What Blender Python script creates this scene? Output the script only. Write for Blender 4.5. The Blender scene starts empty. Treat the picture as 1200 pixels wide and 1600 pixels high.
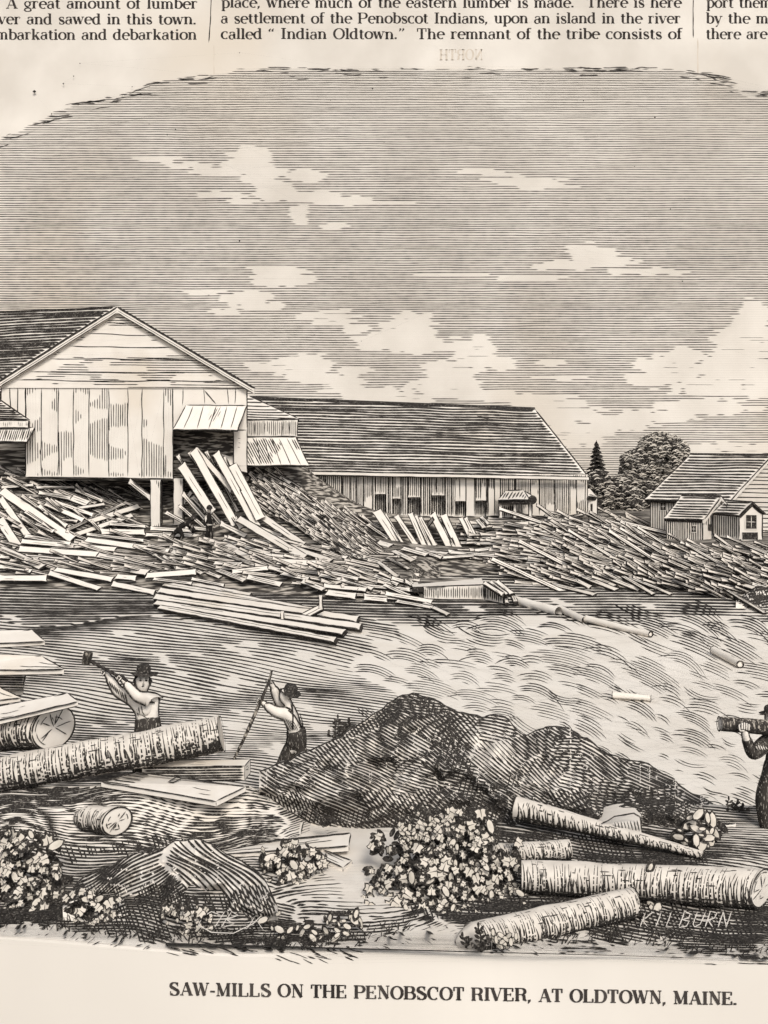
import bpy, math, random
import numpy as np
from mathutils import Vector, Matrix
R = math.radians
rng = random.Random(7)
C = bpy.context.scene.collection
scene = bpy.context.scene

# ------------------------------------------------------------------ camera, sky, sun, exposure
FP, CX, HY, CZ = 1600.0, 600.0, 675.0, 5.0          # print pixels: focal length, centre column, eye-level row; eye height in metres
cam = bpy.data.cameras.new('camera')
cam.lens, cam.sensor_width, cam.sensor_fit = 36.0, 36.0, 'AUTO'
cam.shift_y = -(800 - HY) / 1600.0
cam.clip_end = 1000
co = bpy.data.objects.new('camera', cam); C.objects.link(co)
co.location = (0, 0, CZ); co.rotation_euler = (R(90), 0, 0)
scene.camera = co

SUN_EL, SUN_AZ = 41.0, 14.0                           # azimuth in degrees to the right of straight behind the camera
w = bpy.data.worlds.new('World'); scene.world = w; w.use_nodes = True
nt = w.node_tree; nt.nodes.clear()
sky = nt.nodes.new('ShaderNodeTexSky'); sky.sky_type = 'NISHITA'; sky.sun_disc = False
sky.sun_elevation = R(SUN_EL); sky.sun_rotation = R(180 + SUN_AZ * -1)
sky.dust_density = 4.0; sky.ozone_density = 1.0
hs = nt.nodes.new('ShaderNodeHueSaturation'); hs.inputs['Saturation'].default_value = 0.25   # overcast: the cloud layer takes most of the blue out
bg = nt.nodes.new('ShaderNodeBackground'); bg.inputs['Strength'].default_value = 0.10
wo = nt.nodes.new('ShaderNodeOutputWorld')
nt.links.new(sky.outputs[0], hs.inputs['Color']); nt.links.new(hs.outputs[0], bg.inputs[0]); nt.links.new(bg.outputs[0], wo.inputs[0])
sl = bpy.data.lights.new('sun', 'SUN'); sl.energy = 1.5; sl.angle = R(14); sl.color = (1.0, 0.93, 0.82)
so = bpy.data.objects.new('sun', sl); C.objects.link(so)
so.rotation_euler = (R(90 - SUN_EL), 0, R(SUN_AZ))
scene.view_settings.view_transform = 'Standard'; scene.view_settings.look = 'None'
scene.view_settings.gamma = 1.0; scene.view_settings.use_curve_mapping = False
scene.view_settings.exposure = 0.36

# ------------------------------------------------------------------ materials (procedural)
def mat_mottle(name, c0, c1, scale, rough=0.9, detail=6, c2=None, scale2=3.0):
    m = bpy.data.materials.new(name); m.use_nodes = True
    n, l = m.node_tree.nodes, m.node_tree.links
    b = n['Principled BSDF']; b.inputs['Roughness'].default_value = rough
    b.inputs['Specular IOR Level'].default_value = 0.15
    tc = n.new('ShaderNodeTexCoord')
    nz = n.new('ShaderNodeTexNoise'); nz.inputs['Scale'].default_value = scale; nz.inputs['Detail'].default_value = detail
    l.new(tc.outputs['Object'], nz.inputs['Vector'])
    cr = n.new('ShaderNodeValToRGB'); cr.color_ramp.elements[0].position = 0.35; cr.color_ramp.elements[1].position = 0.68
    cr.color_ramp.elements[0].color = (*c0, 1); cr.color_ramp.elements[1].color = (*c1, 1)
    l.new(nz.outputs['Fac'], cr.inputs[0])
    out = cr.outputs[0]
    if c2:
        n2 = n.new('ShaderNodeTexNoise'); n2.inputs['Scale'].default_value = scale2; n2.inputs['Detail'].default_value = 3
        l.new(tc.outputs['Object'], n2.inputs['Vector'])
        r2 = n.new('ShaderNodeValToRGB'); r2.color_ramp.elements[0].position = 0.55; r2.color_ramp.elements[1].position = 0.75
        l.new(n2.outputs['Fac'], r2.inputs[0])
        mx = n.new('ShaderNodeMix'); mx.data_type = 'RGBA'
        l.new(r2.outputs[0], mx.inputs[0]); l.new(out, mx.inputs[6]); mx.inputs[7].default_value = (*c2, 1)
        out = mx.outputs[2]
    l.new(out, b.inputs['Base Color'])
    return m

def mat_scratch(name, pale, dark, sx, sy, sz, lo, hi):
    """dark ink with pale engraved scratches stretched along one direction"""
    m = bpy.data.materials.new(name); m.use_nodes = True
    n, l = m.node_tree.nodes, m.node_tree.links
    b = n['Principled BSDF']; b.inputs['Roughness'].default_value = 0.95; b.inputs['Specular IOR Level'].default_value = 0.1
    tc = n.new('ShaderNodeTexCoord'); mp = n.new('ShaderNodeMapping'); mp.inputs['Scale'].default_value = (sx, sy, sz)
    nz = n.new('ShaderNodeTexNoise'); nz.inputs['Scale'].default_value = 1.0; nz.inputs['Detail'].default_value = 2
    cr = n.new('ShaderNodeValToRGB'); cr.color_ramp.elements[0].position = lo; cr.color_ramp.elements[1].position = hi
    cr.color_ramp.elements[0].color = (*dark, 1); cr.color_ramp.elements[1].color = (*pale, 1)
    l.new(tc.outputs['Object'], mp.inputs[0]); l.new(mp.outputs[0], nz.inputs['Vector']); l.new(nz.outputs['Fac'], cr.inputs[0])
    l.new(cr.outputs[0], b.inputs['Base Color'])
    return m

PAPER, PAPER2, STAIN = (0.70, 0.65, 0.592), (0.76, 0.715, 0.658), (0.665, 0.60, 0.52)
INK, INK2 = (0.018, 0.016, 0.015), (0.045, 0.04, 0.036)
M = dict(
    page=mat_mottle('page_paper', (0.63, 0.585, 0.53), PAPER2, 0.14, c2=STAIN, scale2=0.05),
    wood=mat_mottle('wood_far', PAPER, PAPER2, 1.3, c2=STAIN, scale2=0.3),
    woodn=mat_mottle('wood_near', PAPER, PAPER2, 5.0, c2=STAIN, scale2=1.1),
    water=mat_mottle('river_water', (0.73, 0.68, 0.615), (0.80, 0.755, 0.695), 0.9),
    soil=mat_mottle('pale_ground', PAPER, PAPER2, 3.0, c2=STAIN, scale2=0.8),
    ink=mat_mottle('ink_far', INK, INK2, 9.0, c2=(0.20, 0.18, 0.16), scale2=13.0),
    inkn=mat_mottle('ink_near', INK, INK2, 30.0, c2=(0.24, 0.22, 0.195), scale2=42.0),
    inksky=mat_mottle('ink_sky', (0.07, 0.064, 0.06), (0.20, 0.18, 0.165), 1.6),
    inkpage=mat_mottle('ink_letterpress', (0.025, 0.022, 0.02), (0.07, 0.06, 0.055), 2.2),
    ghost=mat_mottle('ink_showing_through', (0.60, 0.53, 0.45), (0.66, 0.59, 0.51), 1.2),
    dark=mat_scratch('dark_bank_interior_shade', (0.46, 0.42, 0.37), INK2, 0.9, 6.0, 12.0, 0.47, 0.62),  # dark bank tone; also painted shade for mill interior and undercroft
    darkn=mat_scratch('dark_grain_near', (0.40, 0.36, 0.31), INK2, 30.0, 30.0, 12.0, 0.50, 0.62),
    cloth=mat_scratch('dark_cloth', (0.50, 0.46, 0.41), INK2, 110.0, 30.0, 14.0, 0.60, 0.68),
    clothf=mat_scratch('dark_cloth_far', (0.30, 0.27, 0.24), INK, 9.0, 9.0, 4.0, 0.56, 0.66),
    skin=mat_mottle('pale_skin', PAPER, PAPER2, 20.0),
    shirt=mat_mottle('pale_shirt', PAPER, PAPER2, 14.0),
    woodg=mat_mottle('weathered_wood', (0.55, 0.505, 0.455), (0.69, 0.635, 0.575), 1.1),
    bark=mat_mottle('pale_bark', (0.56, 0.515, 0.465), (0.69, 0.64, 0.58), 7.0),
    leaf=mat_mottle('pale_leaf', (0.50, 0.46, 0.40), (0.64, 0.585, 0.52), 9.0),
)

# ------------------------------------------------------------------ small helpers
def tag(o, label=None, cat=None, group=None, kind=None):
    for k, v in (('label', label), ('category', cat), ('group', group), ('kind', kind)):
        if v: o[k] = v
    return o
def empty(name, loc, label, cat, group=None):
    o = bpy.data.objects.new(name, None); C.objects.link(o); o.location = loc
    o.empty_display_size = 0.2
    return tag(o, label, cat, group)
def P(px, py, d): return Vector(((px - CX) * d / FP, d, CZ - (py - HY) * d / FP))

_perm = np.random.RandomState(3).rand(512, 512)
def vnoise(x, y):
    x = np.asarray(x, float); y = np.asarray(y, float)
    xi, yi = np.floor(x).astype(int), np.floor(y).astype(int); fx, fy = x - xi, y - yi
    fx = fx * fx * (3 - 2 * fx); fy = fy * fy * (3 - 2 * fy)
    g = lambda a, b: _perm[a % 512, b % 512]
    return (g(xi, yi) * (1 - fx) + g(xi + 1, yi) * fx) * (1 - fy) + (g(xi, yi + 1) * (1 - fx) + g(xi + 1, yi + 1) * fx) * fy
def fbm(x, y, o=3):
    s, a, t = 0, 0.5, 0
    for k in range(o): s = s + a * vnoise(x * 2 ** k + 17 * k, y * 2 ** k + 31 * k); t += a; a *= 0.5
    return s / t
def inpoly(x, y, poly):
    x = np.asarray(x, float); y = np.asarray(y, float); r = np.zeros(np.broadcast(x, y).shape, bool); n = len(poly)
    for i in range(n):
        x0, y0 = poly[i]; x1, y1 = poly[(i + 1) % n]
        if y0 == y1: continue
        c = ((y0 > y) != (y1 > y)) & (x < (x1 - x0) * (y - y0) / (y1 - y0) + x0); r ^= c
    return r
def field(x, y, base, blobs):
    t = np.zeros(np.broadcast(x, y).shape) + base
    for cx, cy, rx, ry, v in blobs:
        q = ((x - cx) / rx) ** 2 + ((y - cy) / ry) ** 2
        wgt = np.exp(-q * q); t = t * (1 - wgt) + v * wgt
    return t
def interp(poly, x):
    xs = [p[0] for p in poly]; ys = [p[1] for p in poly]
    return np.interp(x, xs, ys)

class MB:
    """collects faces and links them as ONE mesh object; ink strokes are thin raised strips of the same mesh"""
    def __init__(self): self.v, self.f, self.m, self.last = [], [], [], None
    def face(self, pts, mi=0):
        i = len(self.v); self.v += [tuple(p) for p in pts]; self.f.append(tuple(range(i, i + len(pts)))); self.m.append(mi)
    def shell(self, pts, faces, mi=0):
        i = len(self.v); self.v += [tuple(p) for p in pts]
        for k, q in enumerate(faces): self.f.append(tuple(i + a for a in q)); self.m.append(mi if isinstance(mi, int) else mi[k])
    def frame_box(self, o, a, b, c, mi=0):
        """box from corner o along vectors a, b, c (mi: one index or six: -c +c -b +b -a +a)"""
        o, a, b, c = map(Vector, (o, a, b, c))
        p = [o, o + a, o + a + b, o + b, o + c, o + a + c, o + a + b + c, o + b + c]
        self.shell(p, [(0, 3, 2, 1), (4, 5, 6, 7), (0, 1, 5, 4), (3, 7, 6, 2), (0, 4, 7, 3), (1, 2, 6, 5)], mi)
    def grid(self, pts, nu, nv, mi=0, closed=False):
        i = len(self.v); self.v += [tuple(p) for p in pts]
        for a in range(nu if closed else nu - 1):
            for b in range(nv - 1):
                a2 = (a + 1) % nu
                self.f.append((i + a * nv + b, i + a2 * nv + b, i + a2 * nv + b + 1, i + a * nv + b + 1)); self.m.append(mi)
    def tube(self, pts, rad, n=8, mi=0, cap=True):
        pts = [Vector(p) for p in pts]; rows = []
        for k, p in enumerate(pts):
            t = (pts[min(k + 1, len(pts) - 1)] - pts[max(k - 1, 0)]).normalized()
            u = t.cross(Vector((0, 0, 1)));
            if u.length < 1e-3: u = Vector((1, 0, 0))
            u.normalize(); v = t.cross(u); r = rad[k] if hasattr(rad, '__len__') else rad
            rows.append([p + u * math.cos(2 * math.pi * j / n) * r + v * math.sin(2 * math.pi * j / n) * r for j in range(n)])
        i = len(self.v)
        for r_ in rows: self.v += [tuple(p) for p in r_]
        for k in range(len(rows) - 1):
            for j in range(n):
                j2 = (j + 1) % n; self.f.append((i + k * n + j, i + k * n + j2, i + (k + 1) * n + j2, i + (k + 1) * n + j)); self.m.append(mi)
        if cap:
            self.f.append(tuple(i + j for j in range(n))); self.m.append(mi)
            self.f.append(tuple(i + (len(rows) - 1) * n + j for j in reversed(range(n)))); self.m.append(mi)
    def strip(self, A, B, mi=1):
        """stroke between edge curves A and B; joined to the stroke before by a hairline of no width, as one pen path"""
        i = len(self.v); n = len(A)
        for a, b in zip(A, B): self.v.append(tuple(a)); self.v.append(tuple(b))
        for k in range(n - 1): self.f.append((i + 2 * k, i + 2 * k + 1, i + 2 * k + 3, i + 2 * k + 2)); self.m.append(mi)
        if self.last is not None: self.f.append((self.last, self.last + 1, i + 1, i)); self.m.append(mi)
        self.last = i + 2 * (n - 1)
    def strokes(self, lst, S, mi=1):
        """lst of (pts2d Nx2, widths N) mapped onto a surface by S(x, y) -> Nx3"""
        for p, wd in lst:
            p = np.asarray(p, float); wd = np.asarray(wd, float)
            if len(p) < 2: continue
            t = np.gradient(p, axis=0); ln = np.hypot(t[:, 0], t[:, 1]) + 1e-9
            nx, ny = -t[:, 1] / ln, t[:, 0] / ln
            wd = wd.copy() * 0.5; wd[0] = wd[-1] = 0.02
            A = S(p[:, 0] + nx * wd, p[:, 1] + ny * wd); B = S(p[:, 0] - nx * wd, p[:, 1] - ny * wd)
            self.strip(A, B, mi)
    def build(self, name, mats, parent=None, smooth=False, loc=None):
        me = bpy.data.meshes.new(name)
        v = np.array(self.v, float)
        if loc is not None: v = v - np.array(loc, float)
        me.from_pydata(v.tolist(), [], self.f)
        for m in mats: me.materials.append(M[m] if isinstance(m, str) else m)
        me.polygons.foreach_set('material_index', self.m)
        if smooth: me.polygons.foreach_set('use_smooth', [True] * len(self.f))
        me.update()
        o = bpy.data.objects.new(name, me); C.objects.link(o)
        if parent is not None:
            o.parent = parent
            if loc is None: o.matrix_parent_inverse = Matrix.Translation(parent.location).inverted()
        if loc is not None and parent is None: o.location = loc
        return o

# surfaces: print position -> point on the real surface
def S_plane(d, off=0.0):
    def S(x, y):
        x = np.asarray(x, float); y = np.asarray(y, float)
        return np.stack([(x - CX) * d / FP, np.full(x.shape, d - off), CZ - (y - HY) * d / FP], -1)
    return S
def S_pl(p0, n, off=0.0):
    """where the sight line through a print position meets the plane"""
    p0 = np.array(p0, float); n = np.array(n, float); n = n / np.linalg.norm(n)
    if n[1] > 0: n = -n
    p0 = p0 + n * off
    def S(x, y):
        x = np.asarray(x, float); y = np.asarray(y, float)
        dx, dy, dz = (x - CX) / FP, np.ones_like(x), -(y - HY) / FP
        t = ((p0 - np.array([0, 0, CZ])) @ n) / (dx * n[0] + dy * n[1] + dz * n[2])
        return np.stack([dx * t, t, CZ + dz * t], -1)
    return S
def S_face(o, u, v, su, sv, off=0.01):
    """local surface: o + u*x/su + v*y/sv with unit vectors u, v"""
    o, u, v = np.array(o, float), np.array(u, float), np.array(v, float); n = np.cross(u, v); n = n / np.linalg.norm(n)
    def S(x, y):
        x = np.asarray(x, float)[:, None]; y = np.asarray(y, float)[:, None]
        return o + u * x / su + v * y / sv + n * off
    return S

def runs(mask):
    m = np.concatenate([[0], mask.astype(int), [0]]); d = np.diff(m)
    return list(zip(np.where(d == 1)[0], np.where(d == -1)[0]))
def hatch(x0, x1, y0, y1, angle, pitch, tone, bend=None, step=4.0, thr=0.10, jit=0.12, seed=1, wmax=1.05, brk=0.0):
    """engraver's parallel lines over a box; tone(x, y) in 0..1 sets the line weight, drawing shade in ink too, lines stop where it falls below thr"""
    r = np.random.RandomState(seed)
    cx, cy = (x0 + x1) / 2, (y0 + y1) / 2; hw, hh = (x1 - x0) / 2, (y1 - y0) / 2
    ca, sa = math.cos(R(angle)), math.sin(R(angle))
    La = abs(hw * ca) + abs(hh * sa); Lb = abs(hw * sa) + abs(hh * ca)
    out = []; b = -Lb
    while b < Lb:
        a = np.arange(-La, La + step, step) + r.uniform(-step, step)
        bb = b + (vnoise(a / 55 + seed, np.full_like(a, b / 9)) - 0.5) * pitch * jit * 3
        if bend is not None: bb = bb + bend(a, b)
        x = cx + a * ca - bb * sa; y = cy + a * sa + bb * ca
        t = tone(x, y)
        t = np.where((x < x0 - 1) | (x > x1 + 1) | (y < y0 - 1) | (y > y1 + 1), 0, t)
        if brk: t = np.where(vnoise(a / 16 + b * 7.3, np.full_like(a, b * 1.7)) < brk, 0, t)
        wv = pitch * np.clip(t * (0.8 + 0.4 * vnoise(a / 9, np.full_like(a, b))), 0, wmax)
        for i, j in runs(t > thr):
            if j - i >= 2: out.append((np.stack([x[i:j], y[i:j]], 1), wv[i:j]))
        b += pitch * r.uniform(0.9, 1.1)
    return out
def line(pts, wd, wob=0.5, step=5.0, seed=0):
    """one wavering inked line through the given points"""
    pts = [np.array(p, float) for p in pts]; out = []
    for a, b in zip(pts[:-1], pts[1:]):
        n = max(2, int(np.hypot(*(b - a)) / step)); t = np.linspace(0, 1, n, endpoint=False)[:, None]; out.append(a + (b - a) * t)
    out.append(pts[-1][None]); p = np.concatenate(out)
    k = np.arange(len(p)) * 0.37 + seed * 13.1
    p[:, 0] += (vnoise(k, k * 0 + seed) - 0.5) * 2 * wob; p[:, 1] += (vnoise(k, k * 0 + seed + 50) - 0.5) * 2 * wob
    return (p, wd * (0.75 + 0.5 * vnoise(k * 1.3, k * 0 + seed + 90)))

# ------------------------------------------------------------------ lettering: a small book face drawn as strokes
TH, HA = 0.17, 0.055
def glyph(ch):
    """-> list of strokes ((pts), (widths)) in units of the cap height, and the advance"""
    L = lambda x0, y0, x1, y1, w: ([(x0, y0), (x1, y1)], [w, w])
    def A(cx, cy, rx, ry, a0, a1, th=TH, ha=HA, n=14):
        a = np.linspace(R(a0), R(a1), n)
        return ([(cx + rx * math.cos(t), cy + ry * math.sin(t)) for t in a], [ha + (th - ha) * abs(math.cos(t)) ** 1.4 for t in a])
    ser = lambda x, y, h=0.14: L(x - h, y, x + h, y, 0.06)
    X = 0.68; b0 = 0.03; t0 = 0.97; tx = X - 0.03
    stem = lambda x, y0=0, y1=1.0: L(x, y0, x, y1, TH)
    G = {
    'A': ([L(0.12, 0, 0.40, 1, HA), L(0.40, 1, 0.68, 0, TH), L(0.22, 0.32, 0.58, 0.32, HA), ser(0.12, b0, 0.11), ser(0.68, b0)], 0.82),
    'B': ([stem(0.16), ser(0.14, b0), ser(0.14, t0), L(0.16, t0, 0.42, t0, HA), L(0.16, 0.52, 0.44, 0.52, HA), L(0.16, b0, 0.44, b0, HA), A(0.42, 0.75, 0.2, 0.22, -90, 90), A(0.44, 0.27, 0.24, 0.25, -90, 90)], 0.78),
    'C': ([A(0.42, 0.5, 0.32, 0.48, 45, 310), L(0.66, 0.62, 0.66, 0.99, HA + .02)], 0.78),
    'D': ([stem(0.16), ser(0.14, b0), ser(0.14, t0), L(0.16, t0, 0.40, t0, HA), L(0.16, b0, 0.40, b0, HA), A(0.38, 0.5, 0.33, 0.47, -90, 90)], 0.82),
    'E': ([stem(0.16), ser(0.14, b0), ser(0.14, t0), L(0.16, t0, 0.62, t0, HA), L(0.16, b0, 0.62, b0, HA), L(0.16, 0.5, 0.48, 0.5, HA), L(0.6, 0.72, 0.6, 1, HA + .03), L(0.62, 0, 0.62, 0.28, HA + .03), L(0.47, 0.38, 0.47, 0.62, HA)], 0.73),
    'H': ([stem(0.16), stem(0.66), ser(0.16, b0), ser(0.16, t0), ser(0.66, b0), ser(0.66, t0), L(0.16, 0.5, 0.66, 0.5, HA)], 0.84),
    'I': ([stem(0.2), ser(0.2, b0, 0.17), ser(0.2, t0, 0.17)], 0.42),
    'K': ([stem(0.16), ser(0.14, b0), ser(0.14, t0), L(0.2, 0.42, 0.64, 0.98, HA), L(0.36, 0.6, 0.68, 0, TH), ser(0.62, t0, 0.1), ser(0.68, b0, 0.12)], 0.82),
    'L': ([stem(0.16), ser(0.14, b0), ser(0.16, t0), L(0.16, b0, 0.6, b0, HA), L(0.61, 0, 0.61, 0.3, HA + .03)], 0.7),
    'M': ([L(0.16, 0, 0.16, 1, HA), L(0.16, 1, 0.46, 0.02, TH), L(0.46, 0.02, 0.76, 1, HA), stem(0.78), ser(0.16, b0, 0.11), ser(0.12, t0, 0.1), ser(0.78, b0), ser(0.82, t0, 0.12)], 0.98),
    'N': ([L(0.16, 0, 0.16, 1, HA), L(0.16, 1, 0.66, 0, TH), L(0.66, 0, 0.66, 1, HA), ser(0.16, b0, 0.11), ser(0.12, t0, 0.1), ser(0.66, t0, 0.11)], 0.82),
    'O': ([A(0.42, 0.5, 0.33, 0.48, 0, 360, n=24)], 0.84),
    'P': ([stem(0.16), ser(0.16, b0, 0.15), ser(0.14, t0), L(0.16, t0, 0.42, t0, HA), L(0.16, 0.46, 0.42, 0.46, HA), A(0.42, 0.715, 0.23, 0.255, -90, 90)], 0.74),
    'R': ([stem(0.16), ser(0.16, b0), ser(0.14, t0), L(0.16, t0, 0.42, t0, HA), L(0.16, 0.5, 0.42, 0.5, HA), A(0.42, 0.735, 0.22, 0.235, -90, 90), ([(0.44, 0.5), (0.58, 0.4), (0.6, 0.12), (0.74, 0.02)], [HA, TH, TH, HA])], 0.8),
    'S': ([A(0.34, 0.74, 0.22, 0.235, 30, 250), A(0.34, 0.26, 0.24, 0.25, -150, 70), ([(0.16, 0.66), (0.34, 0.52), (0.54, 0.36)], [TH * .8, TH, TH * .8]), L(0.54, 0.7, 0.54, 1, HA), L(0.1, 0.0, 0.1, 0.32, HA)], 0.68),
    'T': ([stem(0.36), ser(0.36, b0, 0.17), L(0.06, t0, 0.66, t0, HA), L(0.07, 0.68, 0.07, 1, HA + .03), L(0.65, 0.68, 0.65, 1, HA + .03)], 0.74),
    'V': ([L(0.1, 1, 0.38, 0, TH), L(0.38, 0, 0.66, 1, HA), ser(0.1, t0), ser(0.66, t0, 0.11)], 0.78),
    'W': ([L(0.1, 1, 0.32, 0, TH), L(0.32, 0, 0.5, 0.9, HA), L(0.48, 1, 0.72, 0, TH), L(0.72, 0, 0.92, 1, HA), ser(0.1, t0), ser(0.48, t0, 0.1), ser(0.92, t0, 0.1)], 1.04),
    'a': ([A(0.26, 0.5, 0.17, 0.15, 20, 170, th=0.1), stem(0.4, 0.05, 0.52), A(0.24, 0.19, 0.17, 0.19, 60, 300, th=0.14), L(0.4, 0.06, 0.5, 0.03, HA), L(0.24, 0.36, 0.4, 0.42, HA), ([(0.12, 0.52), (0.15, 0.5)], [0.12, 0.12])], 0.54),
    'b': ([stem(0.14), L(0.0, 0.97, 0.14, 0.97, 0.06), A(0.3, X / 2, 0.23, X / 2, -120, 120)], 0.6),
    'c': ([A(0.3, X / 2, 0.23, X / 2 - .01, 50, 310), ([(0.42, 0.54), (0.45, 0.52)], [0.13, 0.13])], 0.52),
    'd': ([stem(0.44), L(0.3, 0.97, 0.44, 0.97, 0.06), A(0.28, X / 2, 0.22, X / 2, 60, 300), L(0.44, b0, 0.58, b0, 0.06)], 0.62),
    'e': ([A(0.29, X / 2, 0.22, X / 2 - .01, 0, 310), L(0.08, 0.38, 0.5, 0.38, HA)], 0.55),
    'f': ([stem(0.16, 0, 0.84), A(0.3, 0.84, 0.14, 0.14, 50, 180), ser(0.16, b0), L(0.02, tx, 0.34, tx, 0.06)], 0.38),
    'g': ([A(0.26, 0.44, 0.18, 0.22, 0, 360, th=0.13), A(0.28, -0.1, 0.22, 0.16, 0, 360, th=0.12), L(0.12, 0.22, 0.4, 0.06, HA + .03), L(0.4, 0.6, 0.54, 0.64, 0.08)], 0.56),
    'h': ([stem(0.14), L(0.0, 0.97, 0.14, 0.97, 0.06), ser(0.14, b0, 0.13), A(0.31, 0.44, 0.17, 0.22, 0, 160, th=0.13), stem(0.48, 0, 0.46), ser(0.48, b0, 0.13)], 0.64),
    'i': ([stem(0.15, 0, X), L(0.02, tx, 0.15, tx, 0.06), ser(0.15, b0), ([(0.14, 0.82), (0.14, 0.96)], [0.15, 0.15])], 0.31),
    'k': ([stem(0.14), L(0.0, 0.97, 0.14, 0.97, 0.06), ser(0.14, b0, 0.13), L(0.2, 0.28, 0.46, tx, HA), L(0.28, 0.4, 0.5, 0, TH), ser(0.45, tx, 0.1), ser(0.5, b0, 0.1)], 0.62),
    'l': ([stem(0.15), L(0.0, 0.97, 0.15, 0.97, 0.06), ser(0.15, b0)], 0.31),
    'm': ([stem(0.14, 0, X), L(0.0, tx, 0.14, tx, 0.06), ser(0.14, b0, 0.12), A(0.29, 0.44, 0.15, 0.22, 0, 160, th=0.13), stem(0.44, 0, 0.46), ser(0.44, b0, 0.11), A(0.59, 0.44, 0.15, 0.22, 0, 160, th=0.13), stem(0.74, 0, 0.46), ser(0.74, b0, 0.12)], 0.9),
    'n': ([stem(0.14, 0, X), L(0.0, tx, 0.14, tx, 0.06), ser(0.14, b0, 0.13), A(0.31, 0.44, 0.17, 0.22, 0, 160, th=0.13), stem(0.48, 0, 0.46), ser(0.48, b0, 0.13)], 0.64),
    'o': ([A(0.3, X / 2, 0.23, X / 2 - .01, 0, 360, n=20)], 0.59),
    'p': ([stem(0.14, -0.3, X), L(0.0, tx, 0.14, tx, 0.06), ser(0.14, -0.28, 0.13), A(0.3, X / 2, 0.23, X / 2, -120, 120)], 0.6),
    'r': ([stem(0.14, 0, X), L(0.0, tx, 0.14, tx, 0.06), ser(0.14, b0, 0.14), A(0.32, 0.5, 0.15, 0.16, 60, 170, th=0.1), ([(0.38, 0.58), (0.4, 0.54)], [0.14, 0.14])], 0.47),
    's': ([A(0.24, 0.5, 0.15, 0.16, 40, 240, th=0.12), A(0.24, 0.17, 0.16, 0.16, -140, 60, th=0.12), L(0.12, 0.42, 0.36, 0.26, TH), L(0.37, 0.46, 0.37, 0.67, HA), L(0.09, 0, 0.09, 0.22, HA)], 0.47),
    't': ([stem(0.16, 0.1, 0.86), A(0.28, 0.14, 0.12, 0.13, 180, 310, th=0.13), L(0.02, tx, 0.34, tx, 0.06)], 0.39),
    'u': ([stem(0.14, 0.2, X), L(0.0, tx, 0.14, tx, 0.06), A(0.3, 0.2, 0.16, 0.19, 180, 330, th=0.13), stem(0.46, 0, X), L(0.33, tx, 0.46, tx, 0.06), L(0.46, b0, 0.6, b0, 0.06)], 0.63),
    'v': ([L(0.08, X, 0.28, 0, TH), L(0.28, 0, 0.48, X, HA), ser(0.08, tx, 0.12), ser(0.48, tx, 0.1)], 0.56),
    'w': ([L(0.08, X, 0.24, 0, TH), L(0.24, 0, 0.38, X, HA), L(0.37, X, 0.54, 0, TH), L(0.54, 0, 0.7, X, HA), ser(0.08, tx, 0.12), ser(0.7, tx, 0.1)], 0.8),
    'y': ([L(0.08, X, 0.28, 0, TH), L(0.48, X, 0.2, -0.28, HA), ([(0.1, -0.24), (0.2, -0.28)], [0.13, HA]), ser(0.08, tx, 0.12), ser(0.48, tx, 0.1)], 0.56),
    '.': ([([(0.1, 0.0), (0.1, 0.16)], [0.16, 0.16])], 0.28),
    ',': ([([(0.1, 0.14), (0.12, 0.04), (0.04, -0.16)], [0.17, 0.15, 0.04])], 0.28),
    '-': ([L(0.04, 0.33, 0.34, 0.33, 0.1)], 0.38),
    '(': ([([(0.1, 0.7), (0.07, 0.82), (0.16, 0.98)], [0.15, 0.13, 0.04]), ([(0.3, 0.7), (0.27, 0.82), (0.36, 0.98)], [0.15, 0.13, 0.04])], 0.44),
    ')': ([([(0.12, 0.98), (0.15, 0.86), (0.06, 0.7)], [0.15, 0.13, 0.04]), ([(0.32, 0.98), (0.35, 0.86), (0.26, 0.7)], [0.15, 0.13, 0.04])], 0.44),
    'U': ([stem(0.16, 0.25, 1), A(0.4, 0.28, 0.25, 0.27, 180, 350), L(0.65, 0.25, 0.65, 1, HA), ser(0.16, t0), ser(0.65, t0, 0.1)], 0.8),
    ' ': ([], 0.40), '_': ([], 0.75)}
    return G[ch]
def text_strokes(txt, x0, x1, y0, cap, y1=None, mirror=False, wt=1.1):
    """strokes in print position, justified between x0 and x1, baseline y0 (to y1)"""
    y1 = y0 if y1 is None else y1
    tot = sum(glyph(c)[1] for c in txt); k = (x1 - x0) / tot; x = 0; out = []
    for c in txt:
        st, adv = glyph(c); jy = rng.uniform(-0.3, 0.3)
        for pts, wd in st:
            p = np.array(pts, float); t = (x + p[:, 0]) / tot
            if mirror: t = 1 - t
            px = x0 + t * (x1 - x0); py = y0 + (y1 - y0) * t - p[:, 1] * cap + jy
            ww = np.array(wd) * (cap * 0.5 + k * 0.5) * wt
            q = np.stack([px, py], 1)
            # square ends: tiny lead-in points keep the stroke full to its end
            e0 = q[0] + (q[1] - q[0]) * 0.02; e1 = q[-1] + (q[-2] - q[-1]) * 0.02
            out.append((np.concatenate([[q[0]], [e0], q[1:-1], [e1], [q[-1]]]), np.concatenate([[ww[0]], [ww[0]], ww[1:-1], [ww[-1]], [ww[-1]]])))
        x += adv
    return out

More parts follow.
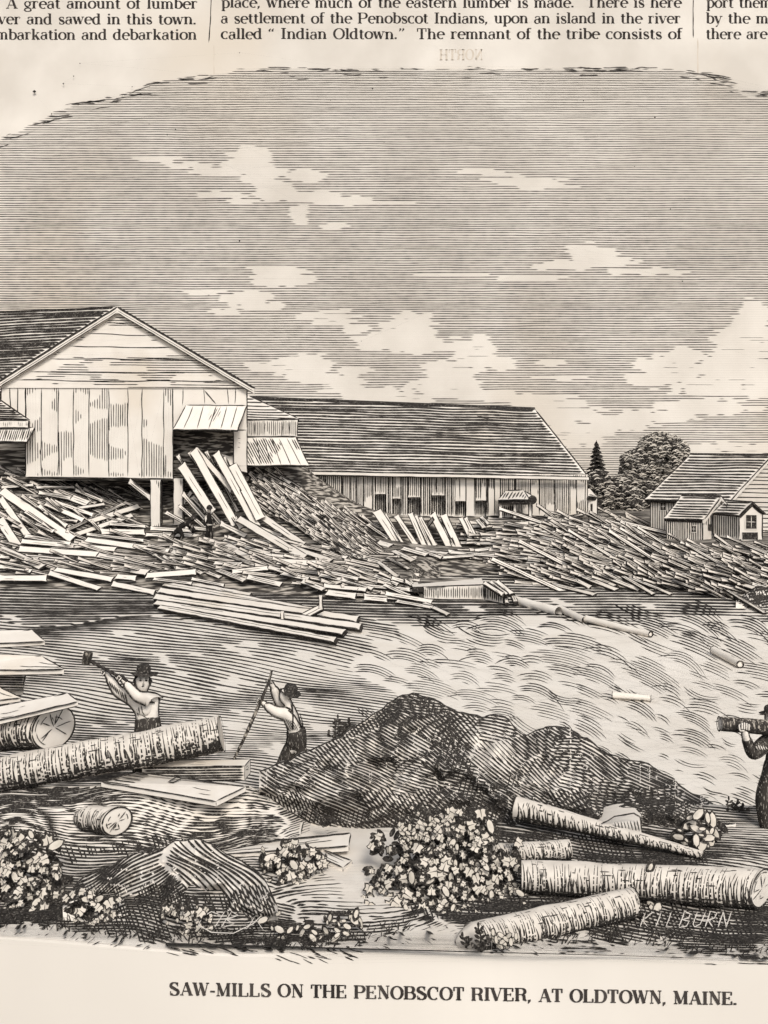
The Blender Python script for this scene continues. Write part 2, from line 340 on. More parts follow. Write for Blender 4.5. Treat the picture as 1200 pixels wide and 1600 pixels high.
# ------------------------------------------------------------------ the page the scene stands on
PAGE_D = 110.0
VD = (1545 - HY) / FP
page = empty('newspaper_page', (0, PAGE_D, 0), 'aged cream newspaper page with printed text columns and a caption, curving up behind the scene', 'newspaper')
mb = MB()
prof = [(PAGE_D, 64), (PAGE_D, 40), (PAGE_D, 20), (PAGE_D, 6), (PAGE_D, .8), (109.6, -.3), (108.5, -.8), (104, -1.0), (60, -1.05), (17, -1.05), (12.2, -0.95), (10.9, -0.3), (10.62, -0.25)]
xs = np.linspace(-75, 75, 41)
mb.grid([(x, y, z) for x in xs for y, z in prof], len(xs), len(prof))
mb.build('paper_sheet', ['page'], page, smooth=True)
SP = S_plane(PAGE_D, 0.008)
cols = [('printed column of text cut off at the left', [('A great amount of lumber', 9, 309, 13.5), ('ver and sawed in this town.', -3, 308, 38), ('mbarkation and debarkation', -7, 308, 62)]),
        ('printed column of text in the middle', [('place, where much of the eastern lumber is made.  There is here', 346, 1065, 12), ('a settlement of the Penobscot Indians, upon an island in the river', 345, 1064, 36.5), ('called ( Indian Oldtown.)  The remnant of the tribe consists of', 345, 1066, 61)]),
        ('printed column of text cut off at the right', [('port them', 1104, 1206, 12), ('by the m', 1103, 1201, 36.5), ('there are', 1103, 1199, 61)])]
for lab, rows in cols:
    mb = MB()
    for t, x0, x1, y in rows: mb.strokes(text_strokes(t, x0, x1, y, 17.0), SP, 0)
    mb.build('text_column', ['inkpage'], page)['label'] = lab
for pts in ([(330, -12), (329, 30), (326, 67)], [(1083, -12), (1083, 60)]):
    mb = MB(); mb.strokes([line(pts, 1.6, 0.3)], SP, 0); mb.build('column_rule', ['inkpage'], page)
mb = MB(); mb.strokes(text_strokes('NORTH', 686, 755, 94, 17, mirror=True), SP, 0)
mb.build('show_through_print', ['ghost'], page)['label'] = 'faint mirrored letters showing through the paper'
mb = MB(); mb.strokes([line([(334, 70), (336, 300), (335, 640)], 1.6, 0.5), line([(1090, 60), (1092, 350), (1091, 700)], 2.0, 0.5)], SP, 0)
mb.build('fold_crease', ['ghost'], page)
mb = MB()
for k in range(34):
    x, y = rng.uniform(-100, 1300), rng.uniform(70, 140) if k < 6 else rng.uniform(150, 560)
    s = rng.uniform(1.2, 3.0); mb.strokes([(np.array([[x - s / 2, y], [x, y + .3], [x + s / 2, y]]), np.array([s, s, s]))], S_plane(PAGE_D, 0.27), 0)
mb.strokes([(np.array([[52, 144], [55, 144.4], [58, 144]]), np.array([5, 5, 5]))], S_plane(PAGE_D, 0.27), 0)
mb.build('ink_speck', ['inkpage'], page)

# ------------------------------------------------------------------ sky: ruled lines with clouds left open
VIG = [(-420, 560), (-300, 420), (-170, 310), (-50, 245), (0, 214), (60, 190), (100, 166), (190, 150), (240, 128), (330, 117), (385, 107), (560, 109), (800, 107), (1050, 107), (1110, 118), (1150, 135), (1175, 149), (1200, 143), (1300, 150), (1450, 220), (1600, 400), (1680, 560)]
CL = [(392, 247, 22, 16), (372, 262, 24, 10), (412, 272, 26, 14), (430, 298, 24, 14), (335, 268, 36, 5), (295, 258, 28, 4), (245, 248, 34, 2.5), (478, 275, 26, 7), (485, 307, 40, 8), (535, 314, 34, 6), (468, 332, 9, 15), (520, 354, 20, 4), (345, 305, 34, 4), (378, 315, 22, 4),
      (820, 283, 44, 6), (850, 290, 36, 5), (780, 272, 25, 3), (745, 268, 20, 3), (915, 399, 22, 13), (880, 414, 38, 8), (955, 409, 34, 6), (835, 435, 46, 4), (1005, 424, 46, 4), (940, 395, 20, 8), (700, 430, 50, 2.5), (610, 318, 40, 2),
      (432, 430, 36, 13), (465, 436, 22, 7), (385, 466, 34, 8), (318, 456, 24, 4), (350, 488, 22, 4), (405, 478, 30, 6), (522, 496, 28, 11), (552, 514, 16, 7), (582, 534, 22, 11), (490, 494, 24, 5),
      (470, 574, 40, 15), (420, 572, 24, 9), (535, 602, 28, 13), (580, 615, 30, 10), (500, 592, 44, 7), (556, 580, 18, 6), (470, 560, 20, 6),
      (642, 520, 34, 25), (604, 530, 20, 12), (668, 538, 22, 12), (740, 552, 30, 22), (772, 568, 28, 8), (696, 580, 26, 14), (690, 606, 50, 14), (765, 617, 34, 7), (615, 624, 64, 8), (716, 594, 20, 14), (860, 566, 20, 4), (870, 590, 30, 3),
      (1050, 576, 40, 20), (1012, 592, 28, 10), (1070, 555, 18, 14), (1175, 492, 24, 16), (1160, 515, 30, 16), (1180, 540, 52, 30), (1155, 580, 54, 22), (1110, 600, 50, 12), (1140, 612, 70, 6), (1100, 636, 64, 11), (1200, 600, 40, 20),
      (965, 660, 46, 12), (1025, 650, 54, 8), (900, 676, 46, 18), (880, 646, 50, 14), (850, 632, 44, 12), (1150, 700, 50, 8), (1085, 706, 24, 9), (860, 660, 30, 10), (830, 622, 60, 5), (1250, 560, 60, 40), (-120, 420, 60, 14), (-60, 520, 40, 10)]
def sky_tone(x, y):
    base = np.interp(y, [100, 180, 330, 560, 640, 700], [0.31, 0.35, 0.40, 0.41, 0.39, 0.34])
    base = base * (0.9 + 0.2 * fbm(x / 90, y / 25)) + 0.05 * np.exp(-((x - 1000) / 260) ** 2 - ((y - 200) / 120) ** 2) * -1
    base = base + 0.05 * np.clip((420 - x) / 420, 0, 1) * np.clip((y - 250) / 150, 0, 1)
    edge = interp(VIG, x) + (vnoise(x / 14, y * 0 + 3) - 0.5) * 10
    jag = (vnoise(x / 23, np.floor(y / 5)) - 0.5) * 1.0
    c = np.full(np.shape(x), -9.0)
    for cx, cy, rx, ry in CL:
        dd = 1 - np.sqrt(((x - cx) / rx) ** 2 + ((y - cy) / ry) ** 2); c = np.maximum(c, dd)
    c = c + (fbm(x / 13, y / 7) - 0.5) * 1.25 + jag * 0.10
    t = np.where(c > 0.0, np.where((c > .12) & (y > 480) & (fbm(x / 34 + 7, y / 7 + np.floor(y / 4)) > .66), .17, 0), base)
    t = np.where((c > -0.25) & (c <= 0) & (vnoise(x / 10, y * 3.3) < 0.45), 0, t)
    return np.where(y < edge, 0, t)
mb = MB()
S0 = S_plane(PAGE_D - 0.25, 0.0)
gx = np.linspace(-420, 1680, 140); pts = []
for x in gx:
    yt = float(interp(VIG, x)); col = np.linspace(yt, 770, 6); pts += [tuple(p) for p in S0(np.full(6, x), col)]
mb.grid(pts, len(gx), 6, 0)
S1 = S_plane(PAGE_D - 0.25, 0.01)
mb.strokes(hatch(-420, 1680, 104, 768, 0.0, 3.65, sky_tone, seed=8, step=5, thr=0.12, jit=0.10), S1)
ex = []
for k in range(170):                                    # broken, stepped rim of the vignette
    x = rng.uniform(-300, 1600); ln = rng.uniform(8, 40); y = float(interp(VIG, x)) + rng.uniform(-2, 4) + (rng.uniform(0, 14) if rng.random() < .25 else 0)
    y2 = y + (float(interp(VIG, x + ln)) - float(interp(VIG, x))) * rng.uniform(0.0, 0.9)
    ex.append(line([(x, y), (x + ln, y2)], rng.uniform(1.0, 2.2), 1.0, 4, k))
mb.strokes(ex, S1)
tag(mb.build('sky', ['page', 'inksky']), kind='structure')

# ------------------------------------------------------------------ river
WZ = -0.6
def S_level(z, off=0.0):
    def S(x, y):
        x = np.asarray(x, float); y = np.maximum(np.asarray(y, float), HY + 60); d = FP * (CZ - z) / (y - HY)
        return np.stack([(x - CX) * d / FP, d, np.full(x.shape, z + off)], -1)
    return S
def river_base(x, y):
    return field(x, y, np.interp(x, [0, 500], [.52, .44]), [(300, 938, 700, 30, 0.90), (750, 905, 130, 26, .72), (900, 945, 330, 34, 0.74), (40, 935, 200, 30, 0.95), (640, 960, 160, 24, 0.70), (250, 1000, 420, 30, 0.52), (100, 1040, 300, 50, 0.50), (120, 1085, 200, 60, 0.54),
        (500, 1060, 140, 60, 0.42), (430, 1140, 90, 70, 0.36), (700, 1040, 150, 60, 0.30), (860, 1060, 180, 90, 0.27), (800, 1000, 60, 30, 0.24), (960, 1000, 90, 30, 0.5), (1010, 1025, 110, 35, 0.55), (1130, 1060, 120, 60, 0.36), (1060, 1150, 150, 80, 0.20), (960, 1170, 110, 60, 0.10), (1100, 1220, 130, 60, 0.06), (760, 1090, 110, 30, 0.26), (620, 1075, 60, 30, 0.30), (1180, 985, 100, 30, 0.30), (1050, 975, 130, 12, 0.3)])
def river_tone(x, y):
    t = river_base(x, y)
    n = fbm(x / 44 + 0.012 * y, (y - 0.28 * x) / 12, 3)
    n2 = fbm(x / 170, (y - 0.15 * x) / 24, 2)
    lightness = np.clip(0.70 - t, 0.08, 0.75)
    t = t + (n - 0.5) * (0.30 + 1.3 * lightness) + (n2 - 0.5) * 0.45
    t = np.where(n < 0.14 + 0.50 * lightness, 0, t)
    return np.clip(t, 0, 0.84)
mb = MB()
nx_, ny_ = 60, 40; mb.grid([(x, y, WZ) for x in np.linspace(-50, 50, nx_) for y in np.linspace(10.8, 46, ny_)], nx_, ny_)
SW = S_level(WZ, 0.003)
flow = lambda a, b: 7 * np.sin(a / 120 + b / 40) + 3 * np.sin(a / 47 + b / 13) + 0.00009 * (a - 100) ** 2 * np.sign(a - 100)
mb.strokes(hatch(-440, 1700, 878, 985, 0.6, 4.2, lambda x, y: np.where(y > 970 + 9 * np.sin(x / 47), 0, river_tone(x, y)), bend=lambda a, b: 1.5 * np.sin(a / 90 + b / 20), seed=11, step=5), SW)
mb.strokes(hatch(-440, 640, 958, 1250, 4.0, 4.3, lambda x, y: np.where((x > 590 + 40 * np.sin(y / 17)) | (y < 970 + 9 * np.sin(x / 47)), 0, river_tone(x, y)), bend=flow, seed=12, step=5), SW)
rp = np.random.RandomState(14); cells = []
for _ in range(7400):                                   # curling patches of short bowed strokes with open foam between
    x, y = rp.uniform(545, 1700), rp.uniform(962, 1262)
    t = float(river_base(np.array([x]), np.array([y]))[0]); far = np.clip((y - 950) / 220, 0, 1)
    if x < 600 + 35 * math.sin(y / 17) or rp.rand() > (2.6 * t + .05) * (1.0 if y < 1060 else .5): continue
    rx = (9 + 30 * t + rp.uniform(0, 24)) * (1.3 - .45 * far); ry = rx * rp.uniform(.22, .5)
    if any(((x - a) / (rx + c)) ** 2 + ((y - b) / (ry + d)) ** 2 < (.52 if y < 1050 else .66) for a, b, c, d in cells): continue
    cells.append((x, y, rx, ry))
ps = []
for x, y, rx, ry in cells:
    ang = R(12 + 10 * rp.rand() + 8 * math.sin(x / 90 + y / 70) + (8 if y > 1120 else 0)); bow = rp.uniform(.07, .36) * rx * (1 if rp.rand() < .85 else -.7); pit = rp.uniform(3.6, 4.5); b = -ry
    wgt = rp.uniform(.9, 1.6) + .5 * max(0, 1 - (y - 960) / 90)
    while b < ry:
        hwid = rx * math.sqrt(max(0, 1 - (b / ry) ** 2)) * rp.uniform(.7, 1.15); sh = rp.uniform(-.25, .25) * rx
        if hwid > 4:
            n = max(4, int(hwid / 3)); a = np.linspace(-hwid, hwid, n) + sh; bb = b + bow * ((a / rx) ** 2 - .4)
            ps.append((np.stack([x + a * math.cos(ang) - bb * math.sin(ang), y + a * math.sin(ang) + bb * math.cos(ang)], 1), wgt * (1.25 - .7 * np.linspace(0, 1, n)) * (.8 + .5 * rp.rand(n))))
        b += pit * rp.uniform(.85, 1.15)
mb.strokes(ps, SW)
tag(mb.build('water', ['water', 'ink']), kind='structure')

# ------------------------------------------------------------------ far bank
SHORE = [(-400, 922), (0, 922), (230, 926), (420, 930), (560, 942), (640, 945), (672, 905), (800, 896), (850, 916), (950, 921), (1080, 926), (1200, 945), (1500, 940)]
def shore_d(x, d_guess=35.0):
    d = np.full(np.shape(x), d_guess)
    for _ in range(4): d = FP * (CZ - WZ) / (interp(SHORE, np.asarray(x) * FP / d + CX) - HY)
    return d
HEAPS = [(-5.6, 47.2, 3.3, 2.7, 2.75), (-16.5, 46.5, 4.5, 3.2, 2.9), (-9.5, 49.5, 5.0, 3.0, 2.2), (-3.0, 43.0, 3.2, 3.6, 0.5), (16.0, 43.0, 7.0, 3.5, 0.25)]
def hb(x, d):
    x = np.asarray(x, float); d = np.asarray(d, float)
    s = d - shore_d(x)
    h = -0.85 + 0.80 * np.clip((s + 0.3) / 2.4, 0, 1) + 0.012 * np.clip(s - 3, 0, 30)
    for cx, cd, rx, rd, hh in HEAPS: h = h + hh * np.exp(-((x - cx) / rx) ** 2 - ((d - cd) / rd) ** 2) * (s > 0)
    df = np.interp(x, [-9, -4.5, 4.4, 6.0, 11.0], [45.9, 45.9, 45.9, 39.5, 40.5]); wf = np.interp(x, [4.4, 6.0, 11.0], [.7, 7.5, 6.5])
    h = h + 1.0 * np.clip((d - df) / wf, 0, 1) * np.interp(x, [-6, -4, 9.6, 12.5], [0, 1, 1, 0]) * (s > 0)
    return h + (fbm(x * 0.9, d * 0.9) - 0.5) * 0.16 * (s > 0)
mb = MB(); gx = np.linspace(-48, 48, 150); gd = np.concatenate([np.linspace(30, 62, 110), np.linspace(64, 109, 12)])
GX, GD = np.meshgrid(gx, gd, indexing='ij'); H = hb(GX, GD)
mb.grid(np.stack([GX, GD, H], -1).reshape(-1, 3), len(gx), len(gd))
tag(mb.build('riverbank', ['dark'], smooth=True), kind='structure')
DS = np.arange(29.0, 66, 0.06)
def hit(px, py):
    """where the sight line meets the far bank"""
    x = (px - CX) / FP * DS; z = CZ - (py - HY) / FP * DS
    k = np.where(z <= np.maximum(hb(x, DS), WZ))[0]
    return float(DS[k[0]]) if len(k) else 60.0

# ------------------------------------------------------------------ planks
def plank_mesh(mb, A, B, wpx, d, grain=0.0, th=0.05, seed=0, nrm=(0, -0.72, 0.69), wob=0.4, base=0, inkm=1, pointed=0.0):
    """board from A to B, wpx print pixels wide at distance d: pale broad faces, dark edges, inked outline and grain"""
    A, B = Vector(A), Vector(B); s = FP / d; u = (B - A); L = u.length; u.normalize()
    n = Vector(nrm); n = (n - u * n.dot(u)).normalized(); v = n.cross(u).normalized()
    W = wpx / s
    r = random.Random(seed)
    e0, e1 = r.uniform(-.35, .35) * W, r.uniform(-.35, .35) * W
    c = [A - v * W / 2, B - v * W / 2 + u * e1, B + v * W / 2 * (1 - pointed), A + v * W / 2 + u * e0]
    top = [p + n * th * .5 for p in c]; bot = [p - n * th * .5 for p in c]
    mb.shell(top + bot, [(0, 1, 2, 3), (7, 6, 5, 4), (0, 4, 5, 1), (1, 5, 6, 2), (2, 6, 7, 3), (3, 7, 4, 0)], [base, base, inkm, inkm, inkm, inkm])
    S = S_face(A - v * W / 2 + n * th * .5, u, v, s, s, 0.0012 if d < 20 else 0.004)
    Lp, ol = L * s, (1.5 if wpx > 6 else 1.15)
    st = [line([(0, 0.3), (Lp, 0.3)], ol, wob, 6, seed), line([(0, wpx - .3), (Lp, wpx - .3)], ol, wob, 6, seed + 1),
          line([(Lp + e1 * s * .9, 0), (Lp, wpx * (1 - pointed * .5))], ol, 0.2, 3, seed + 2), line([(0, 0), (e0 * s, wpx)], ol, 0.2, 3, seed + 3)]
    if grain > 0:
        k = max(1, int(wpx / 3.0 * min(1, grain * 1.6)))
        for i in range(k):
            y = wpx * (i + 1) / (k + 1) + r.uniform(-.5, .5); a = r.uniform(0, .25) * Lp * (1.2 - grain); b = Lp * (1 - r.uniform(0, .3) * (1.2 - grain))
            st.append(line([(a, y), (b, y + r.uniform(-.5, .5))], 0.7 + 1.0 * grain, .4, 6, seed + 10 + i))
    elif r.random() < 0.5:
        y = wpx * r.uniform(.3, .7); a = r.uniform(.05, .6) * Lp; st.append(line([(a, y), (a + Lp * .25, y)], .8, .4, 6, seed + 5))
    mb.strokes(st, S, inkm)
NPL = [0]
def plank(x0, y0, x1, y1, wpx, grain=0.0, label='', group='', d0=None, d1=None, lift=None, name='plank', th=None, k=1.0, **kw):
    wpx *= 1.22 * k
    i = NPL[0]; NPL[0] += 1
    a = d0 or hit(x0, y0); b = d1 or hit(x1, y1)
    if d0 is None and d1 is None and abs(a - b) > 5: a = b = min(a, b) + 0.8
    lf = (0.16 + 0.0026 * (i % 120)) if lift is None else lift
    A, B = P(x0, y0, a - lf), P(x1, y1, b - lf); mid = (A + B) / 2
    mb = MB(); plank_mesh(mb, A, B, wpx, mid.y, grain, th or 0.06, seed=i * 7 + 1, **kw)
    o = mb.build(name, ['wood', 'ink'], loc=tuple(mid)); return tag(o, label, 'plank', group)

G1 = ('pale sawn plank in the jumbled heap below the big gabled mill, left of its posts', 'planks heaped below the big gabled mill')
G2 = ('pale plank lying on the bank between the two small workers and the raft', 'planks spread on the bank above the raft')
G3 = ('plank sliding down the chute from the open loading door of the gabled mill', 'planks in the loading chute')
G4 = ('plank leaning against the dark foot of the long low mill', 'planks leaning under the long mill')
G5 = ('board lying in the broad heap in front of the right end of the long mill', 'boards heaped at the right end of the long mill')
G6 = ('board strewn on the bank below the cluster of small houses', 'boards strewn below the houses')
G7 = ('grey lined board on the slope between the chute and the long mill', 'boards on the slope beside the chute')
G8 = ('pale board near the water at the left of the timber crib', 'boards at the water by the crib')

for t in [(236, 826, 300, 830, 6, .3), (290, 824, 350, 831, 6, .4), (252, 834, 318, 838, 6, .2), (300, 836, 352, 846, 6, .3), (246, 844, 312, 850, 6, .35), (306, 848, 352, 856, 6, .3)]:
    plank(*t, *G2, d0=44.3 - (t[1] - 824) * .02, d1=44.3 - (t[3] - 824) * .02, lift=0.0)
for t in [(3, 762, 52, 758, 4, .3), (0, 748, 55, 773, 6, 0), (57, 762, 116, 762, 4, .6), (60, 770, 110, 779, 5, .7), (85, 784, 145, 805, 5, .4), (110, 777, 139, 788, 9, .3), (118, 766, 160, 783, 4, .6), (71, 787, 130, 813, 6, 0), (26, 808, 85, 831, 5, .6), (60, 790, 104, 822, 5, .7), (40, 800, 92, 834, 4, .8), (120, 795, 164, 788, 5, 0), (102, 830, 193, 788, 5, .7), (139, 816, 218, 791, 8, 0), (113, 838, 208, 805, 7, 0), (3, 767, 113, 843, 10, 0), (0, 778, 44, 838, 7, 0), (0, 813, 27, 854, 10, 0),
          (171, 819, 227, 823, 4, .6), (159, 831, 225, 832, 8, .15), (136, 835, 224, 845, 4, .7), (40, 838, 110, 850, 5, .6), (33, 846, 182, 859, 6.5, 0), (30, 858, 154, 867, 8, 0), (0, 870, 60, 874, 5, .6), (40, 870, 122, 877, 6, .5), (0, 857, 67, 887, 9, 0), (0, 886, 50, 893, 5, .6), (0, 904, 72, 904, 8, 0)]:
    plank(*t, *G1, k=1.2, lift=.34 + .004 * (NPL[0] % 60))
for t in [(133, 843, 264, 862, 7.5, 0), (228, 836, 283, 837, 5, .3), (269, 863, 326, 875, 7, 0), (154, 868, 238, 883, 7, .4), (241, 867, 280, 890, 5, .7), (255, 870, 317, 897, 5, .6), (283, 879, 345, 903, 5, .5), (122, 879, 232, 895, 8.5, 0), (85, 890, 176, 906, 7, 0), (78, 896, 157, 921, 6.5, 0), (177, 913, 241, 926, 7, 0), (181, 901, 212, 904, 7, 0), (227, 900, 306, 894, 7.5, 0),
          (350, 845, 420, 866, 6, .3), (350, 850, 407, 881, 9, 0), (387, 850, 437, 863, 6, 0), (393, 843, 424, 848, 4, .3), (430, 840, 473, 853, 6, 0), (413, 868, 457, 871, 6, 0), (460, 857, 518, 877, 7, 0), (433, 878, 502, 881, 8, 0), (507, 866, 543, 872, 5, 0), (487, 887, 530, 913, 8, 0), (335, 880, 378, 882, 5, .2), (323, 884, 383, 908, 6, .5), (362, 894, 418, 888, 6, .1), (420, 887, 480, 903, 6, .3), (440, 896, 482, 905, 6, .1), (387, 902, 440, 914, 7, .4), (473, 909, 507, 922, 6, .2), (510, 926, 555, 932, 8, .1), (507, 916, 573, 922, 6, 0), (533, 906, 583, 921, 5, .6), (515, 895, 560, 905, 5, .3), (500, 899, 533, 906, 5, .2), (355, 868, 400, 884, 5, .6), (240, 905, 300, 912, 4, .6), (300, 905, 350, 915, 4, .6)]:
    plank(*t, *G2, k=1.2, lift=.34 + .004 * (NPL[0] % 80))
for (x0, y0, x1, y1, wpx, g, da, db) in [(286, 772, 332, 824, 6, .5, 44.7, 44.5), (300, 776, 352, 828, 6, .4, 44.7, 44.5), (258, 800, 306, 826, 5, .6, 44.7, 44.5), (280, 790, 322, 826, 5, .5, 44.7, 44.5), (320, 790, 356, 830, 6, .5, 44.7, 44.5), (278, 712, 322, 800, 5, .8, 44.9, 44.4), (296, 706, 352, 790, 6, .85, 44.9, 44.4), (322, 705, 372, 800, 5, .8, 44.9, 44.4), (350, 715, 392, 800, 5, .8, 44.9, 44.4), (306, 703, 362, 765, 8, 0, 44.7, 44.2), (284, 728, 331, 800, 12, .1, 44.6, 43.8), (303, 705, 368, 820, 11, 0, 44.5, 43.4), (318, 738, 345, 770, 5, .5, 44.4, 44.0), (338, 709, 402, 824, 10, 0, 44.5, 43.2), (363, 727, 408, 812, 13, .15, 44.4, 43.2), (341, 770, 378, 826, 7, .5, 44.3, 43.2), (385, 770, 425, 822, 6, .8, 44.4, 43.4), (372, 810, 477, 872, 10, 0, 43.1, None), (412, 809, 475, 852, 9, .1, 43.4, None), (345, 818, 385, 838, 7, .2, 43.2, None), (368, 812, 440, 838, 6, .3, 43.2, None)]:
    plank(x0, y0, x1, y1, wpx, g, *G3, d0=da, d1=db or hit(x1, y1), lift=0.02 + .01 * (NPL[0] % 9), nrm=(0, -0.93, 0.35))
for t in [(588, 797, 630, 862, 12, .1), (602, 804, 630, 850, 4, .3), (619, 806, 650, 852, 7, .1), (641, 802, 664, 855, 7, .2), (650, 806, 672, 854, 4, .5), (656, 808, 680, 853, 6, .1), (668, 822, 677, 810, 5, 0), (676, 804, 704, 859, 9, 0), (690, 812, 710, 856, 5, .8), (693, 804, 718, 859, 9, 0), (720, 809, 740, 852, 6, 0), (727, 810, 748, 849, 6, .1), (746, 812, 757, 826, 6, .2), (752, 808, 764, 820, 5, .2)]:
    plank(*t, *G4, d0=45.75, d1=44.8, lift=0.0 + .012 * (NPL[0] % 9), nrm=(0, -0.95, 0.3))
for t in [(591, 848, 612, 854, 8, 0), (614, 861, 646, 877, 7, .1), (628, 857, 668, 868, 6, .3), (650, 858, 700, 866, 5, .4), (660, 862, 690, 872, 5, .3), (700, 862, 756, 866, 5, .4), (591, 879, 621, 902, 6, 0), (605, 872, 640, 890, 5, .6), (610, 903, 645, 913, 6, .1), (570, 935, 604, 938, 6, .1), (603, 928, 676, 941, 6, .1), (569, 931, 650, 938, 5, .3), (620, 940, 676, 950, 5, .4), (662, 943, 701, 961, 6, 0), (566, 915, 640, 922, 5, .3), (600, 914, 640, 932, 5, .5), (632, 908, 662, 926, 6, .2), (585, 900, 622, 914, 5, .5), (548, 884, 590, 896, 5, .6), (552, 868, 596, 880, 5, .6)]:
    plank(*t, *G8, k=1.15, lift=.34 + .004 * (NPL[0] % 60))
def fill(poly, n, ang, sd, ln, wd, gr, grp, seed, stuff=None):
    r = random.Random(seed); xs_ = [p[0] for p in poly]; ys_ = [p[1] for p in poly]; L = []
    while len(L) < n:
        x, y = r.uniform(min(xs_), max(xs_)), r.uniform(min(ys_), max(ys_))
        if inpoly(np.array([x]), np.array([y]), poly)[0]:
            a = R(ang(x, y) if callable(ang) else ang) + R(r.gauss(0, sd)); l = r.uniform(*ln) * .5
            L.append((y, (x - l * math.cos(a), y - l * math.sin(a), x + l * math.cos(a), y + l * math.sin(a), r.uniform(*wd), min(1, r.uniform(*gr)))))
    for _, t in sorted(L, key=lambda q: q[0]):
        if stuff is None: plank(*t, *grp)
        else:
            d = hit((t[0] + t[2]) / 2, (t[1] + t[3]) / 2) - r.uniform(0, .06)
            plank_mesh(stuff, P(t[0], t[1], d), P(t[2], t[3], d), t[4], d, t[5], 0.05, seed=r.randint(0, 9999))
SL = [(398, 745), (440, 740), (520, 800), (590, 815), (600, 870), (540, 872), (470, 830), (420, 805)]
RH = [(765, 812), (860, 808), (925, 812), (960, 860), (990, 918), (840, 915), (800, 890), (755, 872), (690, 872), (745, 855)]
RB = [(930, 815), (1015, 815), (1050, 862), (1200, 855), (1260, 870), (1260, 925), (1150, 938), (1000, 915), (960, 870)]
heap = MB()
fill(SL, 260, 35, 6, (30, 70), (3.5, 6), (.5, 1), None, 21, heap)
fill([(0, 745), (230, 750), (236, 850), (330, 850), (340, 900), (0, 905)], 210, lambda x, y: 9 if y > 845 else 24, 9, (60, 130), (4, 6.5), (.4, .9), None, 22, heap)
fill(RH, 230, lambda x, y: 5 + (x - 780) * .09, 7, (50, 110), (4, 6.5), (.1, .6), None, 23, heap)
fill(RB, 330, lambda x, y: 24 - (x - 950) * .03, 7, (50, 110), (4, 6), (.2, .8), None, 24, heap)
fill([(330, 845), (600, 862), (640, 935), (560, 930), (330, 900)], 150, 11, 7, (50, 110), (4.5, 7), (.1, .8), None, 25, heap)
tag(heap.build('lumber_debris', ['woodg', 'ink']), 'loose mass of sawn slabs and edgings covering the far bank', 'lumber', kind='stuff')
fill(SL, 26, 36, 7, (30, 62), (4, 6), (.5, .95), G7, 31)
fill(RH, 52, lambda x, y: 4 + (x - 780) * .10, 7, (60, 130), (5, 7), (.0, .4), G5, 32)
fill(RB, 60, lambda x, y: 24 - (x - 950) * .02, 7, (60, 115), (4, 6), (.1, .7), G6, 33)
for t in [(778, 817, 887, 837, 8, 0), (800, 842, 850, 862, 7, .1), (802, 878, 860, 882, 8, 0), (845, 860, 905, 868, 7, .1), (850, 911, 900, 896, 7, .1), (940, 893, 1000, 918, 8, .1), (965, 892, 1018, 917, 8, .1), (905, 890, 960, 917, 8, .1), (870, 892, 922, 918, 7, .2)]:
    plank(*t, *G5)
for t in [(1008, 893, 1055, 910, 8, .1), (1035, 895, 1080, 900, 6, .1), (1040, 915, 1100, 905, 7, .1), (1095, 888, 1150, 896, 7, .1), (1098, 921, 1150, 934, 7, .1), (1105, 898, 1180, 920, 7, .1), (1070, 864, 1108, 878, 6, .1), (1150, 932, 1192, 956, 8, .15)]:
    plank(*t, *G6)

# ------------------------------------------------------------------ buildings
def quad_plane(pts):
    p = [np.array(q, float) for q in pts]; n = np.cross(p[1] - p[0], p[2] - p[0]); return p[0], n
def px_of(p): return (CX + p[0] * FP / p[1], HY - (p[2] - CZ) * FP / p[1])
def slab(mb, pts, th, mi=0, side=1):
    """polygon given thickness along its back"""
    p = [Vector(q) for q in pts]; n = (p[1] - p[0]).cross(p[2] - p[0]).normalized()
    if n.dot(Vector((0, -1, 0.4))) < 0: n = -n
    k = len(p); q = [a - n * th for a in p]
    mb.shell(p + q, [tuple(range(k)), tuple(reversed(range(k, 2 * k)))] + [(i, (i + 1) % k, k + (i + 1) % k, k + i) for i in range(k)], [mi, mi] + [side] * k)
    return n
def wall(name, pts, parent, strokes_fn=None, th=0.18, outline=1.6, mats=('wood', 'ink'), holes=(), base=0, label=None):
    """flat wall or roof slope: slab with inked drawing laid on its front; strokes_fn(poly_px) -> strokes"""
    S_ = S_pl(*quad_plane(pts)); q_ = [px_of(p) for p in pts]; pts = list(pts[:3]) + [Vector(a) for a in S_(np.array([a[0] for a in q_[3:]]), np.array([a[1] for a in q_[3:]]))]
    mb = MB(); slab(mb, pts, th, base)
    poly = [px_of(p) for p in pts]; S = S_pl(*quad_plane(pts), off=0.004)
    st = []
    if strokes_fn: st += strokes_fn(poly)
    if outline: st += [line([poly[i], poly[(i + 1) % len(poly)]], outline, 0.5, 6, i + len(name)) for i in range(len(poly))]
    mb.strokes(st, S)
    o = mb.build(name, list(mats), parent)
    if label: o['label'] = label
    return o
def roof_lines(angle, pitch, tone, seed, bend=None):
    def fn(poly):
        xs_ = [p[0] for p in poly]; ys_ = [p[1] for p in poly]
        tf = lambda x, y: np.where(inpoly(x, y, poly), tone * (0.85 + 0.3 * fbm(x / 40, y / 7 + seed)), 0)
        return hatch(min(xs_), max(xs_), min(ys_), max(ys_), angle, pitch, tf, seed=seed, step=4, jit=.2, bend=bend, brk=0.008)
    return fn
